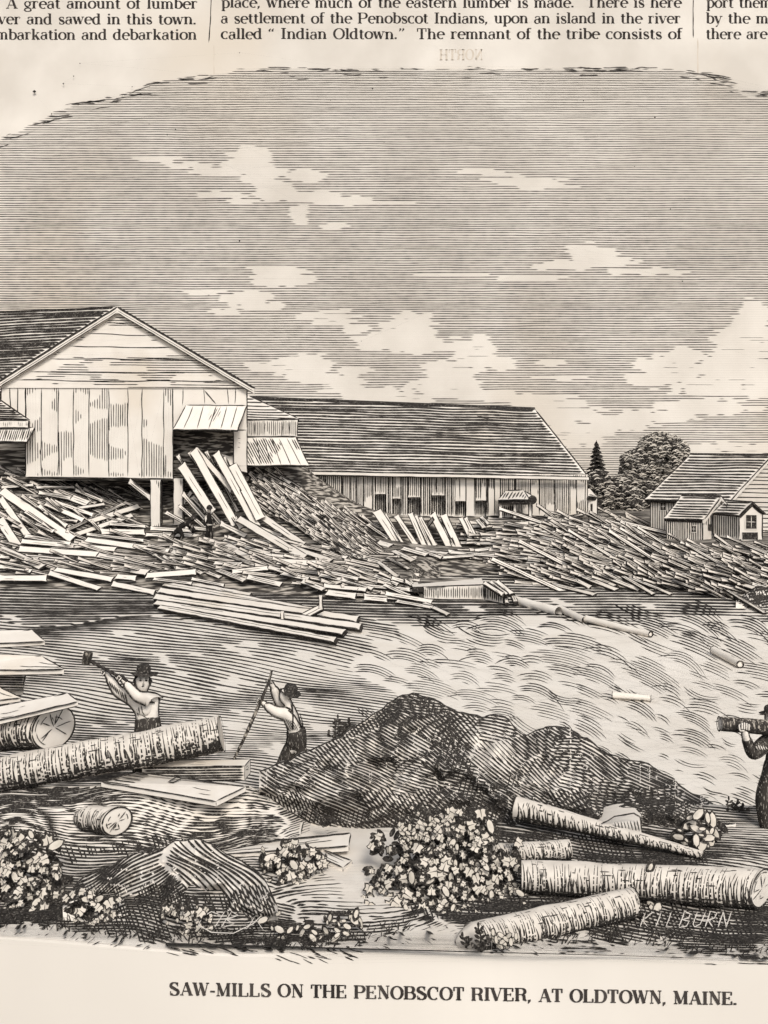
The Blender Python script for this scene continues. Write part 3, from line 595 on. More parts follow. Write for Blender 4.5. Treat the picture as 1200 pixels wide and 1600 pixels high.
def board_lines(edges, tone, seed, patch=0.5, pitch=3.1, skew=0.0, lw=1.5, rough=1.0, dirn=90):
    """vertical boards: joints at the given columns, patches of fine upright lines"""
    def fn(poly):
        xs_ = [p[0] for p in poly]; ys_ = [p[1] for p in poly]; y0, y1 = min(ys_), max(ys_)
        st = []
        for k, x in enumerate(edges):
            yy = np.linspace(y0, y1, 60); xx = x + skew * (yy - y0); ins = inpoly(xx, yy, poly)
            for i, j in runs(ins):
                if j - i > 2: st.append(line([(xx[i], yy[i]), (xx[j - 1], yy[j - 1])], lw, rough, 9, seed + k))
        E = np.array(sorted(edges))
        def tf(x, y):
            b = np.searchsorted(E, x) if len(E) else np.zeros_like(x)
            n = fbm(x / 60 + b * 5.7, y / 42 + b * 3.1, 2)
            return np.where(inpoly(x, y, poly) & (n > 1 - patch - 0.02), tone, 0)
        return st + hatch(min(xs_), max(xs_), y0, y1, dirn, pitch, tf, seed=seed, step=3, jit=.1)
    return fn

# --- the big gabled mill
D1 = 45.0
mill = empty('gabled_mill', P(195, 745, D1), 'tall white gabled saw mill raised on posts with a dark roof slope at the left', 'mill')
ax = Vector((-0.95, 0.31, 0)) * 16
W0 = [P(2, 745, D1), P(2, 600, D1), P(386, 606, D1), P(386, 748, D1)]
# front wall around the loading opening
be = [16, 40, 64, 91, 115, 139, 170, 200, 222, 256]
def front_lines(poly): return board_lines(be, 0.34, 4, 0.46, pitch=3.7)(poly)
wall('front_wall', [P(40, 745, D1), P(40, 602, D1), P(270, 605, D1), P(270, 748, D1)], mill, front_lines)
wall('front_wall', [P(2, 690, D1), P(2, 602, D1), P(40, 602, D1), P(40, 690, D1)], mill, board_lines([16, 27], 0.3, 5, 0.2), label='strip of wall above the small left hood')
wall('front_wall', [P(270, 672, D1), P(270, 605, D1), P(386, 606, D1), P(386, 672, D1)], mill, lambda p: [line([(286, 607), (285, 634)], 1.5), line([(318, 607), (320, 632)], 1.2), line([(319, 610), (338, 632)], 2.2), line([(355, 607), (357, 632)], 1.5), line([(368, 607), (367, 632)], 1.5)], label='short boards over the loading door')
wall('door_post', [P(365, 735, D1), P(365, 672, D1), P(386, 672, D1), P(386, 738, D1)], mill, lambda p: [line([(371, 685), (376, 685)], 1), line([(372, 692), (376, 692)], 1), line([(371, 699), (375, 699)], 1)])
gab = [P(0, 606, D1 - .06), P(183, 486, D1 - .06), P(392, 607, D1 - .06)]
def gable_lines(poly):
    st = []
    for k, y in enumerate([504, 522, 541, 560, 581, 594]):
        a = 183 - (y - 486) * 1.525 + 8; b = 183 + (y - 486) * 1.727 - 8; st.append(line([(a, y), (b, y + 2)], 1.6, 1.0, 12, k))
    def tf(x, y):
        n = fbm(x / 60, y / 12 + 4, 2); return np.where(inpoly(x, y, poly) & (n + (x - 230) / 900 > 0.41), 0.34, 0)
    return st + hatch(0, 392, 490, 606, 0.5, 3.9, tf, seed=3, step=4)
wall('gable_board', gab, mill, gable_lines, outline=0)
# rakes
for a, b in (((183, 480), (-4, 598)), ((183, 480), (397, 607))):
    A, B = P(*a, D1 - .25), P(*b, D1 - .25); mb = MB()
    v = (B - A).normalized(); dn = Vector((0, 0, -0.26)); n = Vector((0, -1, 0))
    mb.frame_box(A, B - A, dn, Vector((0, 0.16, 0)))
    S = S_pl(tuple(A), (0, -1, 0), 0.004)
    f0 = lambda q, o: (q[0], q[1] + o)
    mb.strokes([line([f0(a, 0.5), f0(b, 0.5)], 2.0, .3), line([f0(a, 8.6), f0(b, 8.6)], 1.6, .3), line([f0(a, 5.0), f0(b, 5.0)], 0.8, .3)], S)
    mb.build('rake_board', ['wood', 'ink'], mill)
Rg, El, Er = P(183, 481, D1 - .04), P(-4, 598, D1 - .04), P(397, 608, D1 - .04)
back = lambda p: p + ax
wall('roof', [El + Vector((0, 0, .05)), Rg + Vector((0, 0, .05)), back(Rg), back(El)], mill, roof_lines(-2.5, 4.0, 0.88, 6), outline=2, label='dark roof slope at the left')
mbx = MB(); slab(mbx, [Rg, Er, Er + ax * .62, back(Rg)], 0.15); mbx.build('roof', ['dark', 'ink'], mill)
mbx = MB(); slab(mbx, [P(386, 748, D1) + Vector((-.1, .2, 0)), P(386, 606, D1) + Vector((-.1, .2, 0)), P(386, 606, D1) + ax * .6, P(386, 748, D1) + ax * .6], 0.15); mbx.build('side_wall', ['dark', 'ink'], mill)  # dark colour puts the shade seen through the loading door into the wall
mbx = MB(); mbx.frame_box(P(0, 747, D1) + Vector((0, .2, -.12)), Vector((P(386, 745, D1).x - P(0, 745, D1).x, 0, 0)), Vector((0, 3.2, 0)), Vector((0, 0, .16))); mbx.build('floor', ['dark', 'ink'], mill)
mbx = MB(); mbx.face([P(-30, 612, D1 + 2.2), P(384, 612, D1 + 2.2), P(384, 760, D1 + 2.2), P(-30, 760, D1 + 2.2)]); slab(mbx, [P(262, 760, D1 + 2.0), P(262, 612, D1 + 2.0), P(380, 612, D1 + 2.0), P(380, 760, D1 + 2.0)], .1); mbx.build('inner_wall', ['dark', 'ink'], mill)  # dark sheets behind the opening; the interior shade is in their colour
mbx = MB(); slab(mbx, [P(-20, 850, D1 + 3.3), P(-20, 740, D1 + 3.3), P(400, 740, D1 + 3.3), P(400, 850, D1 + 3.3)], .1); mbx.build('undercroft_dark_backing', ['dark', 'ink'], mill)  # dark sheet behind the posts, standing in for lumber and shade
# hood over the loading door
hood = [P(270, 671, D1 - 1.1), P(291, 633, D1 - .05), P(385, 634, D1 - .05), P(371, 672, D1 - 1.1)]
def hood_lines(poly): return [line([(a, 634), (b, 670)], 1.6, .5, 6, k) for k, (a, b) in enumerate([(302, 287), (318, 308), (338, 326), (355, 345), (371, 360)])] + hatch(325, 345, 634, 668, 118, 3.2, lambda x, y: np.where((fbm(x / 9, y / 9) > .52), .3, 0), seed=2)
wall('door_hood', hood, mill, hood_lines, th=0.1)
# small hood at the far left
wall('door_hood', [P(-40, 690, D1 - 1.0), P(-30, 668, D1 - .05), P(54, 668, D1 - .05), P(42, 690, D1 - 1.0)], mill, lambda p: [line([(a + 5, 668), (a, 690)], 1.3, .3, 6, a) for a in range(-30, 50, 9)] + hatch(-30, 50, 668, 690, 108, 3.2, lambda x, y: np.where(inpoly(x, y, p), .45, 0), seed=3), th=0.1, label='small hood cut off at the left edge')
wall('hood_gable', [P(-38, 657, D1 - .3), P(-4, 622, D1 - .3), P(45, 656, D1 - .3)], mill, roof_lines(2, 3.4, .75, 9), th=.2)
wall('hood_gable', [P(-38, 668, D1 - .28), P(-38, 657, D1 - .28), P(44, 657, D1 - .28), P(44, 668, D1 - .28)], mill, lambda p: hatch(-38, 44, 657, 668, 90, 3.0, lambda x, y: np.where(inpoly(x, y, p), .35, 0), seed=5), th=.2)
# posts and braces
for k, (x0, x1, ya, yb, ym) in enumerate([(235, 251, 750, 828, 0), (271, 286, 748, 820, 0)]):
    mb = MB(); a = P(x0, ya, D1 - .1); mb.frame_box(P(x0, yb, D1 - .1), Vector(((x1 - x0) * D1 / FP, 0, 0)), Vector((0, .42, 0)), Vector((0, 0, (yb - ya) * D1 / FP)), [0, 0, 0, 1, 1, 1])
    S = S_plane(D1 - .1, 0.004)
    mb.strokes([line([(x0, ya), (x0, yb)], 1.5), line([(x1, ya), (x1, yb)], 2.4)] + hatch(x0, x1, ya, ya + 22, 90, 3, lambda x, y: np.where((x - x0) / 16 + (ya + 22 - y) / 30 > 1, .5, 0), seed=k) + hatch(x0, x1, yb - 16, yb, 90, 3, lambda x, y: np.full_like(x, .45) * (y > yb - 5 - 10 * ((x - x0) / 16)), seed=k), S)
    mb.build('post', ['wood', 'ink'], mill)
for (x0, y0, x1, y1, wd, g) in [(203, 752, 236, 778, 8, .6), (286, 786, 300, 768, 6, .1)]:
    mb = MB(); plank_mesh(mb, P(x0, y0, D1 - .0), P(x1, y1, D1 - .0), wd, D1, g, .15, nrm=(0, -1, .05), seed=x0); mb.build('brace', ['wood', 'ink'], mill)

# --- middle mill end with hood
D2 = 46.3
mid = empty('mill_annex', P(430, 728, D2), 'small annex with a sloping plank hood, between the gabled mill and the long mill', 'mill')
wall('roof', [P(340, 655, D2), P(340, 604, D2 + 2.5), P(388, 618, D2 + 2.5), P(468, 655, D2)], mid, roof_lines(2.0, 4.6, .42, 12), outline=1.5)
wall('wall', [P(340, 682, D2 + .1), P(340, 656, D2 + .1), P(465, 656, D2 + .1), P(464, 682, D2 + .1)], mid, board_lines([397, 413, 428, 441, 452], .36, 6, .75))
wall('door_hood', [P(340, 728, D2 - 1.3), P(340, 683, D2), P(462, 683, D2), P(483, 727, D2 - 1.3)], mid, lambda p: [line([(a, 684), (b, 727)], 1.4, .5, 6, k) for k, (a, b) in enumerate([(400, 408), (412, 424), (424, 440), (436, 455), (448, 470)])] + hatch(386, 470, 684, 727, 62, 3.3, lambda x, y: np.where(inpoly(x, y, p) & (fbm(x / 14, y / 18) > .44 + (x - 430) / 300), .5, 0), seed=7), th=.1)
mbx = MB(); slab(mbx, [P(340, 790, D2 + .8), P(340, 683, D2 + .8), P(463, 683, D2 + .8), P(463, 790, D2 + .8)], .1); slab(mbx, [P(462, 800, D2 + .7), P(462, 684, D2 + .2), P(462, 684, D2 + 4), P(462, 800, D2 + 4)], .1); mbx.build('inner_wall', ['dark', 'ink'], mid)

# --- the long mill
D3 = 47.5
lng = empty('long_mill', P(690, 806, D3), 'long low mill with a broad dark roof and a row of dark doorways', 'mill')
def at(px, py, d): return P(px, py, d)
eL, eR = P(380, 737, D3 - .5), P(920, 746, D3 - .5)
rL, rR = P(380, 622, D3 + 4.2), P(836, 640, D3 + 4.2)
wall('roof', [eL, rL, rR, eR], lng, lambda p: roof_lines(1.2, 4.3, .74, 14)(p) + [line([(745, 650), (764, 654)], 3, .5)], outline=2.2)
mbx = MB(); bL, bR = Vector((eL.x, D3 + 8.9, eL.z)), Vector((eR.x, D3 + 8.9, eR.z)); slab(mbx, [rL, bL, bR, rR], .15); mbx.build('roof', ['dark', 'ink'], lng)
mbx = MB(); mbx.shell([P(918, 806, D3 - .05), P(918, 746, D3 - .05), P(836, 641, D3 + 4.2), Vector((P(918, 746, D3).x, D3 + 8.6, eR.z)), Vector((P(918, 746, D3).x, D3 + 8.6, P(918, 806, D3).z))], [(0, 1, 2, 3, 4)]); mbx.build('end_wall', ['wood', 'ink'], lng)
mbx = MB(); fz = P(0, 745, D3).z; a0, a1 = P(465, 737, D3 - .46), P(920, 746, D3 - .46); mbx.frame_box(a0, a1 - a0, Vector((0, .12, 0)), Vector((0, 0, -.12))); mbx.strokes([line([(465, 741.5), (920, 750)], 1.0, .4)], S_plane(D3 - .46, .004)); mbx.build('eave_board', ['wood', 'ink'], lng)
doors = [(586, 772, 603), (613, 779, 626), (637, 777, 657), (674, 774, 695), (711, 783, 728), (743, 782, 760)]
xb, be3 = 470, []
r3 = random.Random(5)
while xb < 916: be3.append(xb); xb += r3.uniform(9, 14)
segs = []; last = 465
for x0, yt, x1 in doors + [(918, 0, 918)]:
    wall('front_wall', [P(last, 806, D3), P(last, 739, D3), P(x0, 741, D3), P(x0, 807, D3)], lng, board_lines([b for b in be3 if last < b < x0], .48, int(x0), .80 if x0 < 760 else .62, rough=.4), outline=1.1)
    if yt: wall('front_wall', [P(x0, yt, D3), P(x0, 741, D3), P(x1, 742, D3), P(x1, yt, D3)], lng, board_lines([b for b in be3 if x0 < b < x1], .45, int(x0) + 1, .7, rough=.4), outline=1.1)
    last = x1
for x0, yt, x1 in doors:
    mb = MB(); slab(mb, [P(x0 - 3, 808, D3 + .35), P(x0 - 3, yt - 3, D3 + .35), P(x1 + 3, yt - 3, D3 + .35), P(x1 + 3, 808, D3 + .35)], .08)
    mb.strokes(hatch(x0 - 2, x1 + 2, yt - 2, 808, 90, 3.0, lambda x, y: np.full_like(x, .78), seed=x0), S_plane(D3 + .35, .004)); mb.build('doorway_shade_panel', ['wood', 'ink'], lng)  # dark hatched panel stands in for the shade inside an open doorway
mbx = MB(); mbx.frame_box(P(460, 808, D3 + .1), Vector((P(918, 808, D3).x - P(460, 808, D3).x, 0, 0)), Vector((0, 5, 0)), Vector((0, 0, -1.5))); mbx.build('underfloor_dark_block', ['dark', 'ink'], lng)  # dark block standing in for the shaded void under the mill
mb = MB(); mb.frame_box(P(565, 834, D3 - .3), Vector((6 * D3 / FP, 0, 0)), Vector((0, .2, 0)), Vector((0, 0, 28 * D3 / FP)), [0, 0, 0, 1, 1, 1])
for sx in (-1, 1): plank_mesh(mb, P(568, 816, D3 - .32), P(568 + 7 * sx, 806, D3 - .32), 4, D3, 0, .1, nrm=(0, -1, 0), seed=3 + sx)
mb.build('post', ['wood', 'ink'], lng)
# porch
por = empty('porch', P(804, 806, D3 - 2), 'little roofed porch on posts in front of the long mill', 'porch')
wall('roof', [P(778, 781, D3 - 2.2), P(790, 767, D3 - .4), P(818, 766, D3 - .4), P(828, 781, D3 - 2.2)], por, roof_lines(-58, 4.2, .5, 3), outline=1.6)
wall('roof', [P(828, 781, D3 - 2.2), P(818, 766, D3 - .4), P(834, 776, D3 - 1.2)], por, None, outline=1.5)
wall('beam', [P(780, 788, D3 - 2.1), P(780, 782, D3 - 2.1), P(829, 782, D3 - 2.1), P(829, 788, D3 - 2.1)], por, lambda p: [line([(a, 783), (a, 787)], 1.2, .1, 3, a) for a in range(784, 828, 5)], outline=1.2)
for x0 in (780, 802, 826):
    mb = MB(); mb.frame_box(P(x0, 809, D3 - 2.05), Vector((4.5 * D3 / FP, 0, 0)), Vector((0, .14, 0)), Vector((0, 0, 21 * D3 / FP)), [0, 0, 0, 1, 1, 1]); mb.strokes([line([(x0, 788), (x0, 809)], 1), line([(x0 + 4.5, 788), (x0 + 4.5, 809)], 1.2)], S_plane(D3 - 2.05, .004)); mb.build('post', ['wood', 'ink'], por)
mb = MB(); slab(mb, [P(783, 808, D3 - 1), P(783, 788, D3 - 1), P(803, 788, D3 - 1), P(803, 808, D3 - 1)], .06); mb.strokes(hatch(783, 803, 788, 808, 90, 3, lambda x, y: np.full_like(x, .72), seed=2), S_plane(D3 - 1, .004)); mb.build('screen', ['wood', 'ink'], por)
mb = MB(); mb.tube([P(832, 781, D3 - 2.4), P(832, 781, D3 - 1.8)], [.2, .2], 10); mb.build('gable_ornament', ['ink'], por)  # small dark ornament at the porch gable; gives no light
# annex at the far end
an_ = empty('end_annex', P(925, 806, D3), 'tiny lean-to with a slit window at the right end of the long mill', 'shed')
wall('wall', [P(918.5, 807, D3 + .2), P(918.5, 774, D3 + .2), P(933, 776, D3 + .2), P(933, 807, D3 + .2)], an_, None, outline=1.4)
wall('roof', [P(918.5, 775, D3 - .1), P(918.5, 763, D3 + 1.4), P(922, 764, D3 + 1.4), P(934, 777, D3 - .1)], an_, roof_lines(5, 3.4, .6, 5), outline=1.2)
mb = MB(); mb.frame_box(P(923, 799, D3 + .17), Vector((3 * D3 / FP, 0, 0)), Vector((0, .05, 0)), Vector((0, 0, 12 * D3 / FP))); mb.build('window', ['ink'], an_)
mb = MB(); mb.frame_box(P(919, 807, D3 + .4), Vector((14 * D3 / FP, 0, 0)), Vector((0, 2, 0)), Vector((0, 0, 1.0))); mb.build('body', ['dark'], an_)

# --- the cluster of houses at the right
def house(nm, label, corner, u, v, z0, zE, zR, over=.25, **kw):
    """two visible walls meet at corner: side wall runs along u under the eave, gable runs along v"""
    u, v = Vector((*u, 0)), Vector((*v, 0)); c0 = Vector((*corner, z0)); o = empty(nm, tuple(c0), label, 'house')
    e = Vector((0, 0, zE - z0)); r = Vector((0, 0, zR - z0)); un, vn = u.normalized(), v.normalized()
    wall('side_wall', [c0 + u, c0 + u + e, c0 + e, c0], o, kw.get('side'), outline=1.5)
    wall('gable_wall', [c0, c0 + e, c0 + v * .5 + r, c0 + v + e, c0 + v], o, kw.get('gable'), outline=1.5)
    lift = Vector((0, 0, .06)); sl_ = (zR - zE) / (v.length * .5); eo = -vn * over + Vector((0, 0, -over * sl_))
    wall('roof', [c0 + u * 1.04 + e + eo + lift, c0 + u * 1.04 + v * .5 + r + lift, c0 - un * over + v * .5 + r + lift, c0 - un * over + e + eo + lift], o, kw.get('roof'), outline=1.8)
    eo2 = vn * over + Vector((0, 0, -over * sl_)); mbx = MB(); slab(mbx, [c0 - un * over + v + e + eo2 + lift, c0 - un * over + v * .5 + r + lift, c0 + u * 1.04 + v * .5 + r + lift, c0 + u * 1.04 + v + e + eo2 + lift], .1); mbx.build('roof', ['dark', 'ink'], o)
    mbx = MB(); mbx.shell([c0 + u, c0 + u + e, c0 + u + v * .5 + r, c0 + u + v + e, c0 + u + v, c0 + v, c0 + v + e], [(0, 1, 2, 3, 4), (4, 3, 6, 5)]); mbx.build('back_wall', ['wood'], o)
    # rake boards at the gable
    A, B, Dd = c0 - un * (over + .03) + e + eo + lift, c0 - un * (over + .03) + v * .5 + r + lift, c0 - un * (over + .03) + v + e + eo2 + lift
    for a, b in ((A, B), (Dd, B)):
        mb = MB(); mb.frame_box(a, b - a, Vector((0, 0, -.16)), un * .1); pa, pb = px_of(a), px_of(b); nn = un
        mb.strokes([line([pa, pb], 1.4, .2), line([(pa[0], pa[1] + 5.2), (pb[0], pb[1] + 5.2)], 1.2, .2)], S_pl(tuple(a), tuple(un), .004)); mb.build('rake_board', ['wood', 'ink'], o)
    return o
def window_on(o, px0, py0, px1, py1, p0, n, frame=True, bars=True):
    S = S_pl(p0, n, .03); q = S(np.array([px0, px1, px1, px0]), np.array([py1, py1, py0, py0])); mb = MB(); slab(mb, [Vector(a) for a in q], .05, 0, 0)
    ob = mb.build('window', ['ink'], o)
    if frame:
        mb = MB(); mb.strokes([line([(px0 - 1, py0 - 1), (px1 + 1, py0 - 1), (px1 + 1, py1 + 1), (px0 - 1, py1 + 1), (px0 - 1, py0 - 1)], 1.2, .1)] + ([line([((px0 + px1) / 2, py0), ((px0 + px1) / 2, py1)], 1, .1), line([(px0, (py0 + py1) / 2), (px1, (py0 + py1) / 2)], 1, .1)] if bars else []), S_pl(p0, n, .045), 0); mb.build('glazing_bar', ['wood'], ob)
def all_lines(angle, pitch, tone, seed):
    return lambda poly: hatch(min(p[0] for p in poly), max(p[0] for p in poly), min(p[1] for p in poly), max(p[1] for p in poly), angle, pitch, lambda x, y: np.where(inpoly(x, y, poly), tone, 0), seed=seed, step=3, jit=.15)
c1 = (16.05, 48.0); u1, v1 = (-3.05, 1.95), (5.6, 4.95)
h1 = house('plank_house', 'larger house with dark lined roof and white clapboard gable at the right edge', c1, u1, v1, -.1, 1.8, 3.78, side=all_lines(90, 3.6, .36, 3), gable=lambda p: all_lines(1.0, 6.5, .26, 4)([q for q in p if True]), roof=roof_lines(.5, 4.4, .66, 8))
n_side = (-.54, -.84, 0)
window_on(h1, 1032, 785, 1040, 797, (*c1, 0), Vector((*u1, 0)).cross(Vector((0, 0, 1))))
c2 = ((1098 - CX) * 46 / FP, 46.0)
h2 = house('plank_house', 'small grey shed-like house with a white gable, in front of the larger house', c2, (-1.42, .75), (2.1, 2.2), -.12, 1.08, 1.95, over=.12, side=all_lines(90, 3.4, .5, 5), gable=board_lines([1116], .4, 6, .35), roof=roof_lines(1.0, 4.3, .6, 9))
window_on(h2, 1081, 822, 1087, 831, (*c2, 0), Vector((-1.42, .75, 0)).cross(Vector((0, 0, 1))))
window_on(h2, 1107, 819, 1112, 829, (*c2, 0), Vector((2.1, 2.2, 0)).cross(Vector((0, 0, 1))), False)
window_on(h2, 1119, 800, 1124, 808, (*c2, 0), Vector((2.1, 2.2, 0)).cross(Vector((0, 0, 1))), False)
D4 = 45.2
h3 = empty('porch_house', P(1173, 843, D4), 'tiny white gabled house with a dark square window', 'house')
fr = [P(1155, 843, D4), P(1155, 805, D4), P(1173, 789, D4), P(1191, 804, D4), P(1191, 843, D4)]
wall('front_wall', fr, h3, None, outline=1.6)
bk = Vector((-.75, 1.3, 0))
wall('side_wall', [P(1155, 843, D4) + bk, P(1155, 805, D4) + bk, P(1155, 805, D4), P(1155, 843, D4)], h3, all_lines(90, 3.4, .5, 3), outline=1.4)
up = Vector((0, -.12, .06))
wall('roof', [P(1153, 807, D4) + up + bk, P(1173, 787, D4) + up + bk, P(1173, 787, D4) + up, P(1153, 807, D4) + up], h3, roof_lines(2, 4.2, .6, 4), outline=1.6)
mbx = MB(); slab(mbx, [P(1173, 787, D4) + up, P(1173, 787, D4) + up + bk, P(1194, 806, D4) + up + bk, P(1194, 806, D4) + up], .08); mbx.build('roof', ['ink', 'ink'], h3)
S4 = S_plane(D4, .012)
window_on(h3, 1166, 805, 1182, 826, tuple(P(1155, 805, D4)), (0, -1, 0))
window_on(h3, 1160, 832, 1184, 843, tuple(P(1155, 805, D4)), (0, -1, 0), True, False)
mbx = MB(); slab(mbx, [P(1191, 843, D4), P(1191, 804, D4), P(1191, 804, D4) + bk, P(1191, 843, D4) + bk], .05); mbx.build('back_wall', ['wood', 'ink'], h3)

# ------------------------------------------------------------------ trees beyond
def tuft_crown(mb, blobs, n, size, seed, dens=.5):
    """many small bowed leaf clumps spread through the crown; each pale with inked edge, some all dark"""
    r = random.Random(seed)
    for _ in range(n):
        c, rad = r.choice(blobs); q = Vector((r.gauss(0, 1), r.gauss(0, 1), r.gauss(0, 1))).normalized() * (r.random() ** .25)
        p = Vector((c[0] + q.x * rad[0], c[1] + q.y * rad[1], c[2] + q.z * rad[2]))
        n_ = Vector((q.x, q.y - .5, q.z + .2)).normalized(); u = n_.cross(Vector((r.uniform(-.2, .2), r.uniform(-.3, .3), 1))).normalized(); v = n_.cross(u).normalized()
        if v.z < 0: v = -v
        s = size * r.uniform(.6, 1.3); K = 5; a = []; b = []; cc = []
        dark = r.random() < dens or q.length < .6
        for k in range(K):
            t = k / (K - 1) * 2 - 1; bow = (1 - t * t) * .45; prof_ = math.sqrt(max(0, 1 - t * t)) * .4 + .05
            a.append(p + u * s * t + v * s * (bow + prof_ * .6)); b.append(p + u * s * t + v * s * (bow - prof_ * .2)); cc.append(p + u * s * t + v * s * (bow - prof_ * .75))
        i = len(mb.v); mb.v += [tuple(x) for x in a + b + cc]
        for k in range(K - 1):
            mb.f.append((i + k, i + k + 1, i + K + k + 1, i + K + k)); mb.m.append(1 if dark else 0)
            mb.f.append((i + K + k, i + K + k + 1, i + 2 * K + k + 1, i + 2 * K + k)); mb.m.append(1)
def blob(px, py, d, rx, ry): s = d / FP; return (P(px, py, d), (rx * s, min(rx, ry) * s * .8, ry * s))
DT = 64.0
t1 = empty('broadleaf_tree', P(1010, 806, DT), 'round full leafy tree standing behind the larger house', 'tree')
mb = MB(); tuft_crown(mb, [blob(1040, 712, DT, 34, 36), blob(1000, 735, DT, 32, 36), blob(1056, 745, DT, 28, 36), blob(1010, 770, DT, 40, 36), blob(985, 720, DT, 16, 16), blob(1062, 705, DT, 16, 18), blob(1030, 690, DT, 22, 16), blob(1050, 775, DT, 36, 32), blob(980, 765, DT, 24, 36), blob(1018, 700, DT, 22, 22)], 7600, .17, 3, .34); mb.build('crown', ['leaf', 'ink'], t1)
mb = MB(); mb.tube([P(1010, 815, DT), P(1012, 770, DT), P(1025, 730, DT)], [.3, .22, .1]); mb.tube([P(1012, 775, DT), P(990, 740, DT)], [.15, .06]); mb.build('trunk', ['ink'], t1)
t2 = empty('spreading_bush', P(950, 806, DT - 2), 'low dark bush between the long mill and the round tree', 'bush')
mb = MB(); tuft_crown(mb, [blob(935, 760, DT - 2, 22, 26), blob(960, 772, DT - 2, 26, 30), blob(985, 785, DT - 2, 24, 26), blob(940, 790, DT - 2, 24, 22), blob(915, 765, DT - 1, 14, 24)], 3000, .17, 4, .55); mb.build('crown', ['leaf', 'ink'], t2)
mb = MB(); mb.tube([P(950, 815, DT - 2), P(952, 780, DT - 2)], [.15, .08]); mb.build('trunk', ['ink'], t2)
t3 = empty('conifer_tree', P(932, 760, DT + 1), 'small dark spruce rising above the bush', 'tree')
mb = MB(); r = random.Random(2)
for k in range(10):
    y = 692 + k * 6.2; hw = 3 + k * 2.1
    for j in range(16):
        a = 2 * math.pi * j / 16 + r.uniform(-.2, .2); L_ = hw * r.uniform(.7, 1.15); c = P(932, y, DT + 1); s = (DT + 1) / FP
        e = c + Vector((math.cos(a) * L_ * s, math.sin(a) * L_ * s, -(2 + 3.2 * r.random()) * s)); sd = Vector((-math.sin(a), math.cos(a), .5)) * 2.1 * s
        mb.face([c + Vector((0, 0, 3 * s)), e + sd, e - Vector((0, 0, 2 * s)), e - sd, c - Vector((0, 0, 1.5 * s))])
mb.build('crown', ['ink'], t3)
mb = MB(); mb.tube([P(932, 780, DT + 1), P(932, 688, DT + 1)], [.14, .02]); mb.build('trunk', ['ink'], t3)

# ------------------------------------------------------------------ things on and by the river
S_w = lambda px, py, z=WZ: Vector(S_level(z)(np.array([px]), np.array([py]))[0])
raft = empty('plank_raft', S_w(400, 960), 'flat raft of long sawn planks with a cross bar and pegs on the water', 'raft')
for k, (x0, y0, x1, y1, wd) in enumerate([(300, 914, 392, 931, 8), (258, 914, 500, 957, 10), (250, 924, 560, 969, 11), (243, 934, 564, 981, 11), (243, 943, 540, 990, 10), (250, 950, 525, 1002, 9)]):
    mb = MB(); A, B = S_w(x0, y0, WZ + .16), S_w(x1, y1, WZ + .16); dm = (A.y + B.y) / 2
    plank_mesh(mb, A, B, wd, dm, 0.12 if k % 2 else 0, .14, seed=k * 5 + 2, nrm=(0, -.75, .66), wob=.7); mb.build('plank', ['wood', 'ink'], raft)
dR = S_w(470, 968).y - .6
mb = MB(); plank_mesh(mb, P(437, 984, dR), P(506, 948, dR), 10, dR, .35, .16, seed=4, nrm=(0, -.85, .5)); mb.build('crossbar', ['wood', 'ink'], raft)
for x0, y0, y1 in ((441, 956, 982), (501, 931, 950)):
    mb = MB(); mb.frame_box(P(x0 - 2.5, y1, dR - .1), Vector((5 * dR / FP, 0, 0)), Vector((0, .12, 0)), Vector((0, 0, (y1 - y0) * dR / FP)), [0, 0, 0, 1, 1, 1]); mb.strokes([line([(x0 - 2.5, y0), (x0 - 2.5, y1)], 1.3, .2), line([(x0 + 2.5, y0), (x0 + 2.5, y1)], 1.6, .2)], S_plane(dR - .1, .01)); mb.build('peg', ['wood', 'ink'], raft)
DC = 34.0
crib = empty('timber_crib', P(710, 938, DC), 'low timber crib pier with upright boards and planks sloping off its end', 'pier')
wall('front_wall', [P(662, 936, DC), P(662, 917, DC), P(755, 914, DC), P(757, 937, DC)], crib, lambda p: hatch(662, 756, 914, 937, 90, 3.4, lambda x, y: np.where(inpoly(x, y, p), .42, 0), seed=4), outline=1.5)
wall('top_board', [P(645, 917, DC), P(640, 906, DC + 2.4), P(752, 903, DC + 2.4), P(757, 913, DC)], crib, roof_lines(-1, 4, .38, 4), outline=1.4)
wall('end_wall', [P(757, 937, DC), P(757, 914, DC), P(786, 928, DC - .8), P(786, 943, DC - .8)], crib, lambda p: hatch(757, 786, 912, 945, 90, 3.4, lambda x, y: np.where(inpoly(x, y, p), .6, 0), seed=4), outline=1.4)
for k, (a, b, wd, g) in enumerate([((757, 912), (786, 930), 7, 0), ((767, 910), (794, 930), 6, .7), ((776, 909), (801, 930), 8, 0), ((790, 931), (792, 944), 6, .1), ((800, 930), (806, 942), 7, .1)]):
    mb = MB(); plank_mesh(mb, P(*a, DC - .2 - .05 * k), P(*b, DC - 1.0 - .05 * k), wd, DC, g, .1, seed=k + 40, nrm=(0, -.8, .6)); mb.build('plank', ['wood', 'ink'], crib)
mbx = MB(); mbx.frame_box(P(655, 918, DC + .1), Vector((2.0, 0, 0)), Vector((0, 2.2, 0)), Vector((0, 0, -.75))); mbx.build('filling', ['dark'], crib)

